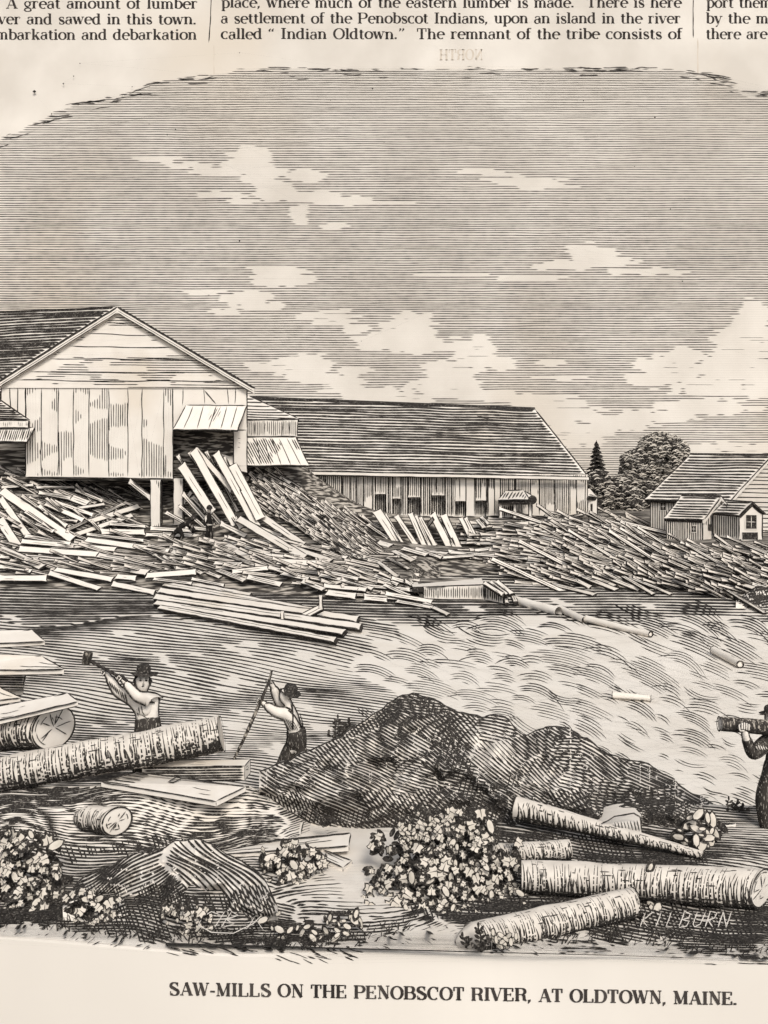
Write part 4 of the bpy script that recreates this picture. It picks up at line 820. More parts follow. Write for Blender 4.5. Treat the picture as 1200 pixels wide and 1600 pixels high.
def log(name, a, b, da, db, ra, rb, label, group=None, cat='log', tick=6.0, dark=.6, ends='ab', near=True, seed=0, rough=.10, nose=0, top=0.25, cracks=True, tz=None, plain=False, base=None, bev=(0, 0), bare=0):
    """round log: bark body with curved ink strokes for bark and drawn underside shade, pale sawn ends"""
    A, B = P(*a, da), P(*b, db); ax_ = (B - A); L = ax_.length; t = ax_.normalized(); s = FP / ((da + db) / 2)
    RA, RB = ra * da / FP, rb * db / FP
    upv = Vector((0, 0, 1)); upv = (upv - t * upv.dot(t)).normalized(); cv = t.cross(upv).normalized()
    if cv.y > 0: cv = -cv
    o = empty(name, tuple((A + B) / 2), label, cat, group); NU, NV = max(16, int(L * s / 6)), 40
    def surf(u, ph, k=1.0):
        u = np.asarray(u, float); ph = np.asarray(ph, float); f = u / L; u = u - f * bev[1] * RB * np.sin(ph) + (1 - f) * bev[0] * RA * np.sin(ph)
        rr = (RA + (RB - RA) * f) * (1 + (fbm(u * 3.1 + seed, ph * .8 + seed * 2) - .5) * 2 * rough) * k
        if nose: rr = rr * np.sqrt(np.clip(f / nose + .02, 0.02, 1))
        c = np.array(A)[None] + np.array(t)[None] * u[:, None]
        return c + (np.cos(ph) * rr)[:, None] * np.array(upv)[None] + (np.sin(ph) * rr)[:, None] * np.array(cv)[None]
    mb = MB(); pts = []
    us = np.linspace(0, L, NU)
    for j in range(NV):
        ph = 2 * math.pi * j / NV; pts.append(surf(us, np.full(NU, ph)))
    i0 = len(mb.v)
    for k in range(NU):
        for j in range(NV): mb.v.append(tuple(pts[j][k]))
    for k in range(NU - 1):
        for j in range(NV):
            j2 = (j + 1) % NV; mb.f.append((i0 + k * NV + j, i0 + k * NV + j2, i0 + (k + 1) * NV + j2, i0 + (k + 1) * NV + j)); mb.m.append(0)
    r = random.Random(seed); off = 1.006
    def st(us_, phs, wds):
        us_, phs, wds = map(np.asarray, (us_, phs, wds)); hw = wds * .5 / s; hw = hw.copy(); hw[0] = hw[-1] = .0004
        mb.strip(surf(us_ - hw, phs, off), surf(us_ + hw, phs, off))
    x = r.uniform(0, tick) / s + bare / s
    while x < L:
        gap = tick * .74 / s * r.uniform(.7, 1.3)
        if not plain:
            ph0 = R(r.uniform(-18, 22) if r.random() < .35 + top else r.uniform(25, 70)); ph1 = R(r.uniform(150, 175)); n = 12; f_ = np.linspace(0, 1, n)
            ph = ph0 + (ph1 - ph0) * f_; bowv = np.sin(f_ * math.pi) * r.uniform(.3, .9) * tick / s
            wv = np.interp(ph, [R(-20), R(40), R(80), R(105), R(140)], [.13, .19, .34, dark * .95, dark * 1.3]) * tick * r.uniform(.7, 1.2)  # strokes widen towards the underside: shade drawn in ink
            st(np.clip(x + bowv, 0, L), ph, wv)
            for _ in range(2):
                p0 = R(r.uniform(20, 145)); n = 5; ph = np.linspace(p0, p0 + R(r.uniform(15, 40)), n); st(np.clip(np.full(n, x + r.uniform(.2, .8) * tick / s), 0, L), ph, np.array([.5, 1.6, 2.4, 1.6, .5]) * (.5 + p0 / 2.2))
            if r.random() < .3:
                n = 6; p0 = R(r.uniform(-10, 70)); u0_ = np.linspace(x, min(L, x + tick / s * r.uniform(.8, 3)), n); hw = np.full(n, .9 / s / ((RA + RB) / 2)); hw[0] = hw[-1] = .001
                mb.strip(surf(u0_, p0 - hw, off), surf(u0_, p0 + hw, off))
            if r.random() < .85:  # lengthwise strokes deepen the drawn shade underneath
                n = 7; p0 = R(r.uniform(108, 158)); u0_ = np.linspace(x, min(L, x + tick / s * r.uniform(2, 6)), n); hw = np.full(n, r.uniform(.8, 1.7) / s / ((RA + RB) / 2)); hw[0] = hw[-1] = .001
                mb.strip(surf(u0_, p0 - hw, off), surf(u0_, p0 + hw, off))
        elif r.random() < .12:
            n = 6; p0 = R(r.uniform(100, 125)); st(np.full(n, x), np.linspace(p0, p0 + R(40), n), np.array([.6, 1.5, 2.2, 2.6, 2.6, 1]))
        x += gap
    # top and bottom contour
    n = max(8, int(L * s / 8)); uu = np.linspace(0, L, n)
    el = math.atan2((CZ - (A.z + B.z) / 2), (da + db) / 2)
    for ph0, wd in ((-el + R(3), 1.3 if plain else 2.4), (R(150) - el, 2.0 if plain else 3.2)):
        q = np.full(n, ph0) + (vnoise(uu * 2, uu * 0 + seed) - .5) * .2; hw = (wd * (.7 + .6 * vnoise(uu * 3, uu * 0 + seed + 5))) / s / ((RA + RB) / 2) * .5; hw[0] = hw[-1] = .001
        mb.strip(surf(uu, q - hw, off), surf(uu, q + hw, off))
    mb.build('bark', [base or ('bark' if near else 'water'), 'inkn' if near else 'ink'], o, smooth=True)
    for e in ends:
        mb = MB(); u0 = 0. if e == 'a' else L; sg = -1 if e == 'a' else 1; ph = np.linspace(0, 2 * math.pi, NV + 1)[:-1]
        rim = surf(np.full(NV, u0), ph); c = A if e == 'a' else B; tt = np.array(t) * sg
        cvb = np.array(cv) - np.array(t) * (bev[1] if e == 'b' else -bev[0]);         cen = np.array(c)
        mb.shell([cen + tt * .012] + [q + tt * .004 for q in rim], [(0, 1 + k, 1 + (k + 1) % NV) if sg > 0 else (0, 1 + (k + 1) % NV, 1 + k) for k in range(NV)])
        RR = RA if e == 'a' else RB; rp = RR * s
        def SE(x, y):
            x = np.asarray(x, float); y = np.asarray(y, float); q = np.clip(1 - np.hypot(x, y) / rp, 0, 1)
            return cen[None] + (x / s)[:, None] * cvb[None] + (y / s)[:, None] * np.array(upv)[None] + (tt * .012)[None] + (tt * .008)[None]
        ang = np.linspace(0, 2 * math.pi, 40); st2 = [(np.stack([np.cos(ang) * rp * .97, np.sin(ang) * rp * .97], 1), 1.6 + 1.6 * vnoise(ang * 2, ang * 0 + seed))]
        if cracks:
            for k in range(9):
                a0 = r.uniform(0, 6.28); r0, r1 = rp * r.uniform(.02, .3), rp * r.uniform(.5, .95); st2.append(line([(math.cos(a0) * r0, math.sin(a0) * r0), (math.cos(a0 + r.uniform(-.2, .2)) * r1, math.sin(a0) * r1)], 1.5, .8, 4, k + seed))
            for k in range(4):
                a0 = r.uniform(0, 6.28); aa = np.linspace(a0, a0 + r.uniform(.5, 1.3), 8); rr = rp * r.uniform(.45, .85); st2.append((np.stack([np.cos(aa) * rr, np.sin(aa) * rr], 1), np.full(8, 1.3)))
        mb.strokes(st2, SE); mb.build('cut_end', ['woodn' if near else 'wood', 'inkn' if near else 'ink'], o)
    return o
for k, (a, b, ra, rb) in enumerate([((806, 938), (873, 956), 6.5, 7.5), ((876, 951), (914, 969), 5.5, 5.5), ((916, 967), (1016, 991), 5.5, 4.5)]):
    da, db = S_w(a[0], a[1] + 6).y, S_w(b[0], b[1] + 5).y
    log('boom_log', a, b, da, db, ra, rb, ['thick pale log of the floating boom, next to the crib', 'short middle log of the floating boom', 'long outermost log of the floating boom'][k], 'logs chained as a floating boom', plain=True, tick=7,  dark=.3, near=False, seed=k + 60, cracks=False, ends='b' if k == 2 else '')
log('floating_log', (1116, 1016), (1156, 1038), S_w(1116, 1023).y, S_w(1156, 1044).y, 6, 5.5, 'small pale log drifting in the rapids near the right edge', tick=14, dark=.15, near=False, plain=True, seed=71, cracks=False)
log('floating_log', (958, 1086), (1016, 1091), S_w(958, 1092).y, S_w(1016, 1097).y, 5.5, 4.5, 'small pale log half sunk in the white rapids beyond the boulder', tick=16, dark=.12, near=False, plain=True, seed=72, cracks=False)

# ------------------------------------------------------------------ boulders
def mound(name, label, crest, base, dc, db_, zb, bulge, strokes_list, cat='boulder', seed=0, nu=260, nv=64, extra=None):
    """rock with a crest line and a front foot, closed behind; strokes_list: hatch calls drawn on its front"""
    _cx = np.arange(crest[0][0] - 30, crest[-1][0] + 31, 2.0); _k = np.exp(-(np.arange(-12, 13) / 5.0) ** 2); _k /= _k.sum(); _cy = np.convolve(np.pad(interp(crest, _cx), 12, 'edge'), _k, 'valid') + (fbm(_cx / 13, _cx * 0 + seed) - .5) * 9
    cy = lambda x: np.interp(x, _cx, _cy); by = lambda x: interp(base, x)
    _dcy = np.convolve(np.pad(interp(dc, _cx), 12, 'edge'), _k, 'valid') if isinstance(dc, list) else None
    dcr = lambda x: np.interp(x, _cx, _dcy) if isinstance(dc, list) else np.full(np.shape(x), float(dc))
    dbs = lambda x: interp(db_, x) if isinstance(db_, list) else np.full(np.shape(x), float(db_))
    def F(x, y, off=0.0):
        x = np.asarray(x, float); y = np.asarray(y, float)
        v = np.clip((y - cy(x)) / np.maximum(by(x) - cy(x), 1), 0, 1.0)
        d = dcr(x) + (dbs(x) - dcr(x)) * v ** 1.15
        d = d - bulge * np.sin(np.pi * v) * .5 + (fbm(x / 34 + seed, y / 26 + seed, 3) - .5) * .8 * np.sin(np.pi * np.clip(v, 0, 1)) - off
        yy = cy(x) + (by(x) - cy(x)) * v
        return np.stack([(x - CX) * d / FP, d, CZ - (yy - HY) * d / FP], -1)
    mb = MB(); xs_ = np.linspace(crest[0][0], crest[-1][0], nu); pts = []
    for x in xs_:
        y0, y1 = float(cy(x)), float(by(x)); yy = np.linspace(y0, y1, nv); f = F(np.full(nv, x), yy); top_ = f[0]
        b = [(top_[0], top_[1] + q * .8, top_[2] - q ** .9 * (top_[2] - zb + .1)) for q in (1, .8, .6, .4, .2, .08)]
        pts += [tuple(q) for q in b] + [tuple(q) for q in f] + [(f[-1][0], f[-1][1] + .05, f[-1][2] - .35)]
    mb.grid(pts, nu, nv + 7)
    for kw in strokes_list:
        poly = kw.pop('poly', None); tn = kw.pop('t'); nz = kw.pop('nz', .5); sd = kw.get('seed', 1)
        def tf(x, y, poly=poly, tn=tn, nz=nz, sd=sd):
            m = (y > cy(x) - .5) & (y < by(x) + .5) & (x > crest[0][0]) & (x < crest[-1][0])
            if poly is not None: m = m & inpoly(x, y, poly)
            return np.where(m, (tn(x, y) if callable(tn) else tn) + (fbm(x / 20 + sd, y / 11) - .5) * nz, 0)
        mb.strokes(hatch(tone=tf, **kw), lambda x, y: F(x, y, .007))
    ln = [line(list(zip(_cx[15:-15:4], _cy[15:-15:4])), 2.4, .4, 5, seed)]
    mb.strokes(ln + (extra or []), lambda x, y: F(x, y + 1.0, .010))
    return tag(mb.build(name, ['soil', 'inkn'], smooth=True), label, cat), F
CR = [(405, 1207), (440, 1190), (500, 1165), (530, 1150), (560, 1130), (600, 1102), (625, 1088), (645, 1083), (665, 1089), (690, 1098), (715, 1113), (740, 1118), (780, 1116), (795, 1124), (808, 1140), (820, 1149), (845, 1138), (880, 1134), (900, 1141), (930, 1163), (955, 1182), (985, 1184), (1005, 1190), (1045, 1212), (1075, 1236), (1110, 1252), (1150, 1275)]
BS = [(405, 1262), (480, 1288), (560, 1296), (640, 1298), (720, 1304), (800, 1310), (900, 1312), (1000, 1300), (1080, 1296), (1150, 1288)]
pa = [(400, 1100), (640, 1070), (700, 1130), (640, 1200), (560, 1230), (400, 1240)]
rf = random.Random(77); FS = [(x + rf.uniform(-22, 22), y + rf.uniform(-16, 16)) for x in range(400, 1180, 62) for y in range(1080, 1330, 44)]
FX, FY = np.array([q[0] for q in FS]), np.array([q[1] for q in FS]); rock_tone = lambda x, y: field(x, y, .70, [(620, 1120, 60, 40, .85), (700, 1190, 30, 70, .86), (765, 1170, 36, 44, .42), (450, 1200, 70, 25, .60), (560, 1190, 40, 40, .62), (900, 1170, 50, 30, .80), (860, 1225, 50, 26, .50), (690, 1280, 200, 36, .82), (1000, 1265, 160, 34, .88), (620, 1230, 40, 26, .5)])
def facet(k):
    dt = rf.uniform(-.14, .10)
    def t(x, y):
        wx = x + (fbm(x / 14, y / 14) - .5) * 26; wy = y + (fbm(x / 14 + 9, y / 14) - .5) * 20
        d = np.sqrt(((wx[..., None] - FX) / 1.35) ** 2 + (wy[..., None] - FY) ** 2)
        return np.where(d[..., k] < d.min(-1) + 4.5, rock_tone(x, y) + dt, -9)
    cx, cy = FS[k]; lean = 34 if cx < 660 else (26 if cx < 900 else 12)
    return dict(x0=cx - 66, x1=cx + 66, y0=cy - 48, y1=cy + 48, angle=lean + rf.gauss(0, 15), pitch=rf.uniform(3.9, 4.8), t=t, nz=.35, seed=300 + k, bend=lambda a, b: 4 * np.sin(a / 26 + b / 19))
FAC = [facet(k) for k in range(len(FS))]
mound('boulder', 'large dark humped boulder ridge between the river and the logs', CR, BS, [(405, 13.5), (520, 13.8), (600, 14.6), (680, 15.0)], [(405, 13.1), (560, 13.0)], -1.0, 1.0, [
    dict(x0=400, x1=1160, y0=1075, y1=1320, angle=22, pitch=4.4, t=lambda x, y: rock_tone(x, y) - .36, nz=.5, seed=30, bend=lambda a, b: 12 * np.sin(a / 90 + b / 45) + 3 * np.sin(a / 23)),
    *FAC,
    dict(x0=400, x1=1160, y0=1075, y1=1320, angle=104, pitch=6.5, t=lambda x, y: -.15 + .45 * (np.abs(x - 700 - (y - 1150) * .4) < 20) + .30 * (np.abs(x - 812 + (y - 1150) * .2) < 7) + .4 * (y > 1262) + .3 * ((y < 1112) & (np.abs(x - 640) < 40)), nz=.5, seed=36)], seed=2,
    extra=[line([(700, 1120), (712, 1170), (740, 1215), (770, 1250)], 4, 3, 6, 3), (np.array([[590, 1153], [594, 1151], [598, 1153]]), np.array([4, 6, 4])), (np.array([[593, 1130], [595, 1136], [595, 1142]]), np.array([4, 5, 4]))])
CL2 = [(98, 1419), (112, 1385), (140, 1362), (170, 1355), (190, 1340), (240, 1328), (275, 1312), (305, 1310), (340, 1322), (375, 1345), (405, 1362), (424, 1385), (434, 1428)]
BL2 = [(98, 1424), (160, 1450), (240, 1472), (330, 1472), (400, 1455), (430, 1430)]
mound('boulder', 'rounded dark rock with a pale ribbed right flank in the lower left', CL2, BL2, [(98, 10.75), (150, 11.5), (240, 11.9), (340, 11.9), (400, 11.5), (434, 10.8)], 10.5, -.3, .35, [
    dict(x0=95, x1=330, y0=1300, y1=1480, angle=-32, pitch=4.6, t=.72, nz=.6, seed=41, bend=lambda a, b: 5 * np.sin(a / 26 + b / 17), poly=[(90, 1300), (270, 1300), (250, 1345), (310, 1400), (330, 1480), (90, 1480)]),
    dict(x0=240, x1=440, y0=1300, y1=1480, angle=38, pitch=6.2, t=.55, nz=.6, seed=42, bend=lambda a, b: 5 * np.sin(a / 22 + b / 17), poly=[(275, 1305), (320, 1310), (440, 1385), (430, 1420), (330, 1470), (300, 1400), (255, 1345)], jit=.3),
    dict(x0=92, x1=132, y0=1380, y1=1465, angle=-18, pitch=3.4, t=1.0, nz=.1, seed=44, step=2.0),
    dict(x0=95, x1=440, y0=1380, y1=1480, angle=70, pitch=5, t=lambda x, y: .12 + .45 * (y > 1395 + 20 * np.sin(x / 23)) + .3 * (x < 190), nz=.7, seed=43)], seed=5)
mound('boulder', 'low dark rounded boulder at the far waterline on the right edge', [(1150, 938), (1165, 925), (1185, 916), (1210, 914), (1250, 925), (1275, 945)], [(1150, 942), (1180, 956), (1230, 958), (1275, 950)], 34.0, 32.6, -1.0, .5, [dict(x0=1150, x1=1275, y0=910, y1=960, angle=-8, pitch=4.2, t=.85, nz=.4, seed=51), dict(x0=1150, x1=1275, y0=910, y1=960, angle=60, pitch=5, t=.4, nz=.4, seed=52)], seed=7, nu=40)

# ------------------------------------------------------------------ near bank
EDGE = [(-300, 1450), (0, 1452), (60, 1456), (120, 1466), (240, 1480), (330, 1482), (480, 1492), (560, 1486), (640, 1462), (700, 1464), (760, 1486), (860, 1482), (960, 1480), (1040, 1488), (1120, 1500), (1200, 1502), (1500, 1500)]
def gz(x, d):
    x = np.asarray(x, float); d = np.asarray(d, float)
    z = -0.9 * np.clip((d - 13.6) / 1.9, 0, 1) ** 1.5 + (fbm(x * 1.1 + 5, d * 1.1) - .5) * .10 * np.clip((d - 9.9) / .8, 0, 1)
    return z - 0.02 + .52 * np.exp(-((d - 12.95) / .48) ** 2) * np.interp(x, [-8.5, -7, -1.7, -.9], [.6, 1, 1, 0])
def edge_d(x):
    d = np.full(np.shape(x), 10.0)
    for _ in range(4): d = FP * CZ / (interp(EDGE, x * FP / d + CX) - HY)
    return d
def edge_s(x): return sum(edge_d(x + q) for q in np.linspace(-1.2, 1.2, 13)) / 13 - .04
mb = MB(); gx = np.linspace(-13, 13, 340); nd = 140; pts = []
for x in gx:
    d0 = float(edge_s(np.array([x]))[0]) + .03; dd = d0 + (16.6 - d0) * np.linspace(0, 1, nd) ** 1.05; z = gz(np.full(nd, x), dd); z[0] = -.028; pts += list(zip(np.full(nd, x), dd, z))
mb.grid(pts, len(gx), nd)
_nd = np.arange(9.0, 16.8, .025); _nx = np.arange(-480, 1760, 6.0); _ny = np.arange(1150, 1512, 2.0); _tab = np.zeros((len(_nx), len(_ny)))
for _i, _x in enumerate(_nx):
    g_ = gz((_x - CX) / FP * _nd, _nd); zz = CZ - (_ny[:, None] - HY) / FP * _nd[None]
    hitm = zz <= g_[None]; _tab[_i] = np.where(hitm.any(1), _nd[np.argmax(hitm, 1)], 16.5)
LEAN = .22
def S_apron(x, y, off=.008):
    """the page's front apron: it leaves the bank along its front edge and falls away, leaning a little towards the reader"""
    x = np.asarray(x, float); y = np.asarray(y, float); d = np.full(x.shape, 9.9)
    for _ in range(14):
        z = CZ - (y - HY) * d / FP; d = .4 * d + .6 * (edge_s((x - CX) * d / FP) - LEAN * np.maximum(-.03 - z, 0))
    d = d - off; return np.stack([(x - CX) * d / FP, d, CZ - (y - HY) * d / FP], -1)
def S_near(x, y, off=.004):
    """where the sight line through a print position meets the near bank"""
    x = np.asarray(x, float); y = np.asarray(y, float)
    fx = np.clip((x + 480) / 6, 0, len(_nx) - 1.001); fy = np.clip((y - 1150) / 2, 0, len(_ny) - 1.001); ix, iy = fx.astype(int), fy.astype(int); fx -= ix; fy -= iy
    d = (_tab[ix, iy] * (1 - fx) + _tab[ix + 1, iy] * fx) * (1 - fy) + (_tab[ix, iy + 1] * (1 - fx) + _tab[ix + 1, iy + 1] * fx) * fy
    X = (x - CX) * d / FP; return np.stack([X, d, gz(X, d) + off], -1)
def ground_tone(x, y):
    t = field(x, y, .58, [(200, 1250, 330, 50, .54), (60, 1230, 140, 30, .72), (420, 1250, 160, 40, .62), (300, 1262, 90, 16, .45), (90, 1285, 60, 14, .36), (560, 1270, 120, 26, .5), (565, 1330, 120, 52, -.12), (590, 1392, 80, 36, -.10), (575, 1292, 90, 18, .05), (500, 1400, 40, 25, .2), (820, 1320, 130, 60, .86), (1000, 1330, 160, 40, .8), (960, 1420, 240, 50, .86), (1130, 1440, 120, 40, .86), (1160, 1300, 90, 16, .36), (720, 1400, 110, 50, .92), (330, 1450, 180, 40, .86), (470, 1450, 100, 30, .72), (100, 1420, 120, 40, .86), (60, 1330, 110, 40, .72), (200, 1325, 120, 26, .80), (150, 1295, 120, 22, .66), (300, 1420, 200, 40, .78), (690, 1468, 60, 24, .04), (740, 1475, 40, 15, .3)])
    t = t + (fbm(x / 40, y / 10, 3) - .5) * .45
    e = interp(EDGE, x) - 5 + (vnoise(x / 7, y * 0) - .5) * 26 + (vnoise(x / 60, y * 0 + 4) - .5) * 14
    return np.where(y > e - 3, 0, np.clip(t, 0, .95))
sw = lambda a, b: 9 * np.sin(a / 75 + b / 28) + 4 * np.sin(a / 31)
seam = lambda y: 470 + 40 * np.sin(y / 19) + 20 * np.sin(y / 7)
seam2 = lambda y: 700 + 40 * np.sin(y / 23)
mb.strokes(hatch(-440, 560, 1195, 1490, 1.5, 4.0, lambda x, y: np.where(x > seam(y), 0, ground_tone(x, y)), bend=sw, seed=61, step=5, jit=.25), S_near)
mb.strokes(hatch(400, 770, 1225, 1490, -9, 4.6, lambda x, y: np.where((x < seam(y)) | (x > seam2(y)), 0, ground_tone(x, y)), bend=lambda a, b: 12 * np.sin(a / 60 + b / 60), seed=62, step=5, jit=.25, brk=.12), S_near)
mb.strokes(hatch(640, 1700, 1260, 1500, 6, 4.1, lambda x, y: np.where(x < seam2(y), 0, ground_tone(x, y)), bend=lambda a, b: 6 * np.sin(a / 60 + b / 30), seed=63, step=5, jit=.25), S_near)
mb.strokes(hatch(-440, 1700, 1300, 1490, 70, 6.2, lambda x, y: np.where(ground_tone(x, y) > .72, .42, 0), seed=64, step=5, jit=.3, brk=.2), lambda x, y: S_near(x, y, .006))
tag(mb.build('ground', ['soil', 'inkn'], smooth=True), kind='structure')
mb = MB(); ax_s = np.linspace(-22, 22, 700); row = []
for x in ax_s:
    e = float(edge_s(np.array([x]))[0]); row += [(x, e + .9, -.26), (x, e + .25, -.05), (x, e, -.03)] + [(x, e - LEAN * q, -.03 - q) for q in (.02, .1, .3, .6, 1.0, 1.5)]
mb.grid(row, len(ax_s), 9); mb.build('paper_apron', ['page'], page, smooth=True)
mb = MB(); mb.strokes(text_strokes('SAW-MILLS ON THE PENOBSCOT RIVER, AT OLDTOWN, MAINE.', 264, 1153, 1555, 20.5, 1570.5, wt=1.3), S_apron, 0)
mb.build('caption', ['inkpage'], page)['label'] = 'printed caption in capital letters under the picture'
# engraver's marks scratched into the dark foreground
mb = MB()
def sketch(seq, x0, y0, h, wd=.55, slant=.35, wpx=1.5):
    out = []; x = x0
    for gl in seq:
        for pl in gl: out.append(line([(x + px_ * wd * h + (py_) * slant * h, y0 - py_ * h) for px_, py_ in pl], wpx, .3, 4, int(x)))
        x += wd * h * 1.45
    return out
KB = [[[(0, 0), (0, 1)], [(0.9, 1), (0, .45), (.9, 0)]], [[(.3, 0), (.3, 1)]], [[(0, 1), (0, 0), (.8, 0)]], [[(0, 0), (0, 1), (.7, .9), (.7, .6), (0, .5), (.9, .4), (.8, .05), (0, 0)]], [[(0, 1), (0, .2), (.3, 0), (.8, .2), (.9, 1)]], [[(0, 0), (0, 1), (.8, .9), (.7, .55), (0, .5), (.9, 0)]], [[(0, 0), (0, 1), (.9, 0), (.9, 1)]]]
mb.strokes(sketch(KB, 1000, 1457, 25, .56), lambda x, y: S_near(x, y, .045), 0)
MN = [line([(345, 1447), (330, 1440), (318, 1448), (310, 1462), (330, 1474), (365, 1476), (395, 1460), (415, 1440)], 1.5, .5), line([(335, 1466), (352, 1440)], 1.4, .3), line([(345, 1466), (362, 1440), (372, 1446), (352, 1453), (366, 1460), (345, 1466)], 1.4, .4), line([(385, 1470), (398, 1448)], 1.4, .3), line([(384, 1458), (402, 1456), (412, 1470)], 1.3, .3)]
mb.strokes(MN, lambda x, y: S_near(x, y, .10), 0)
tag(mb.build('engraver_signature', ['woodn']), 'pale scratched signature and monogram in the dark foreground ground', 'lettering')

# ------------------------------------------------------------------ logs, beams and planks in the foreground
log('log', (-150, 1143), (82, 1137), 13.6, 13.35, 33, 34, 'thick log with a cracked round cut end, lying on the stack at the left edge', tick=6.5, dark=.85, ends='b', seed=3, top=.3, bev=(0, .6))
log('log', (-130, 1236), (345, 1147), 12.9, 13.2, 27, 28, 'long rough-barked log in front of the man with the raised mallet', tick=6.6, dark=.72, ends='b', seed=4, top=.6, rough=.09, cracks=False)
log('log', (116, 1276), (181, 1283), 12.55, 12.35, 18, 22, 'short stubby log with a star-cracked end alone on the bare ground', tick=5.5, dark=.8, ends='b', seed=5, top=.1, bev=(0, .6), nose=.3)
log('log', (806, 1262), (1098, 1336), 12.9, 12.0, 17, 6, 'tapering pale-topped log slanting down to the right', tick=6.4, dark=.6, ends='a', seed=6, top=-.5)
log('log', (768, 1334), (890, 1328), 11.87, 11.98, 15, 15, 'short ribbed log just right of the big leafy shrub', tick=5.6, dark=.7, ends='', seed=7, top=.4)
log('log', (815, 1370), (1188, 1388), 11.12, 10.82, 24, 29, 'long thick log with a sawn end cut by the right edge', tick=6.2, dark=.66, ends='b', seed=8, top=.25, bev=(0, .8))
log('log', (712, 1474), (990, 1411), 10.02, 10.56, 25, 23, 'lowest log, with its pale stripped left end on the paper edge', tick=6.0, dark=.66, ends='b', seed=9, top=.3, cracks=False, bare=28, nose=.10)
def beam(name, label, tl, tr, d0, d1, wpx, hpx, cat='beam', grain=.3, seed=0, endw=None, depth=None, group=None, extra=None):
    """squared timber: pale top and end, dark front; tl/tr are the front top corners"""
    A, B = P(*tl, d0), P(*tr, d1); u = (B - A); L = u.length; un = u.normalized(); s = FP / ((d0 + d1) / 2)
    h = Vector((0, 0, -hpx / s)); w_ = Vector((-un.y, un.x, 0)).normalized();
    if w_.y < 0: w_ = -w_
    wv = w_ * (wpx / s) + Vector((0, 0, .02)); o_ = MB()
    p = [A, B, B + wv, A + wv]; q = [a + h for a in p]
    o_.shell(p + q, [(0, 1, 2, 3), (7, 6, 5, 4), (0, 4, 5, 1), (1, 5, 6, 2), (2, 6, 7, 3), (3, 7, 4, 0)], 0)
    Lp = L * s
    def put(o3, uu, vv, W_, st): o_.strokes(st, S_face(o3, uu, vv, s, s, .0015))
    wl = wv.length * s
    st = [line([(0, 0), (Lp, 0)], 2.0, .5, 6, seed), line([(0, wl), (Lp, wl)], 2.0, .5, 6, seed + 1), line([(0, 0), (0, wl)], 1.8, .5, 6, seed + 2), line([(Lp, 0), (Lp, wl)], 1.8, .5, 6, seed + 3)]
    r = random.Random(seed)
    for k in range(int(grain * 16)):
        y = r.uniform(.1, .9) * wl; a = r.uniform(0, .8) * Lp; st.append(line([(a, y), (min(Lp, a + r.uniform(.08, .35) * Lp), y)], 1.2, .4, 6, k + seed))
    put(A, un, wv.normalized(), wl, st)
    fr_ = hatch(0, Lp, 0, hpx, 0, 4.2, lambda x, y: np.full_like(x, .72) + (fbm(x / 30, y / 4) - .5) * .5, seed=seed + 3, step=5)
    put(A + h, un, -h.normalized(), hpx, fr_ + [line([(0, 0), (Lp, 0)], 2.2, .4), line([(0, hpx), (Lp, hpx)], 1.6, .4)])
    put(B + h, wv.normalized(), -h.normalized(), hpx, [line([(0, 0), (wl, 0), (wl, hpx), (0, hpx), (0, 0)], 1.8, .4)] + [line([(r.uniform(.1, .6) * wl, r.uniform(.2, .8) * hpx), (r.uniform(.5, .9) * wl, r.uniform(.2, .8) * hpx)], 1.2, .3, 4, k) for k in range(4)])
    ob = o_.build(name, ['woodn', 'inkn']); return tag(ob, label, cat, group)
def flat(name, label, pts, th, strokes=None, cat='plank', group=None, front=True):
    """squared board whose upper face has the given four corners"""
    p = [P(*q) for q in pts]; o_ = MB(); h = Vector((0, 0, -th)); q = [a + h for a in p]; k = len(p)
    o_.shell(p + q, [tuple(range(k)), tuple(reversed(range(k, 2 * k)))] + [(i, k + i, k + (i + 1) % k, (i + 1) % k) for i in range(k)], [0, 0] + [0] * k)
    S = S_pl(tuple(p[0]), tuple((p[1] - p[0]).cross(p[2] - p[0])), .0015)
    nrm = (p[1] - p[0]).cross(p[2] - p[0]); 
    pl = [a[:2] for a in pts]; o_.strokes([line([pl[i], pl[(i + 1) % k]], 2.2, .5, 6, i) for i in range(k)] + (strokes or []), S)
    d_ = sum(a[2] for a in pts) / k; hp = th * FP / d_
    for i in range(k):                                        # inked edges
        a, b = p[i], p[(i + 1) % k]; e = (b - a); nn = e.cross(h)
        mid_ = (a + b) / 2; tocam = Vector((0, 0, CZ)) - mid_
        if nn.dot(tocam) < 0: a, b = b, a; e = -e
        s = FP / d_; Lp = e.length * s
        n2 = (e.normalized()).cross(Vector((0, 0, 1)))
        st = hatch(0, Lp, 0, hp, 0, 4, lambda x, y: np.full_like(x, .75), seed=i) if abs(e.y) < abs(e.x) * 1.2 else [line([(Lp * .3, hp * .5), (Lp * .7, hp * .6)], 1.2)]
        o_.strokes(st + [line([(0, .5), (Lp, .5)], 2.2, .4), line([(Lp, 0), (Lp, hp)], 1.6, .3), line([(0, 0), (0, hp)], 1.6, .3)], S_face(a + h, e.normalized(), Vector((0, 0, 1)), s, s, .0015))
    return tag(o_.build(name, ['woodn', 'inkn']), label, cat, group)
flat('squared_timber', 'topmost pale timber of the stack at the left edge', [(-120, 1012, 14.3), (70, 1002, 14.0), (50, 984, 14.4), (-120, 988, 14.7)], .05, cat='timber')
flat('squared_timber', 'broad pale timber second from the top of the left stack', [(-120, 1049, 14.0), (100, 1046, 13.7), (66, 1025, 14.1), (-120, 1018, 14.4)], .06, [line([(30, 1041), (95, 1043)], 1.4), line([(60, 1035), (90, 1039)], 1.2), line([(40, 1046), (95, 1046)], 1.2)], cat='timber')
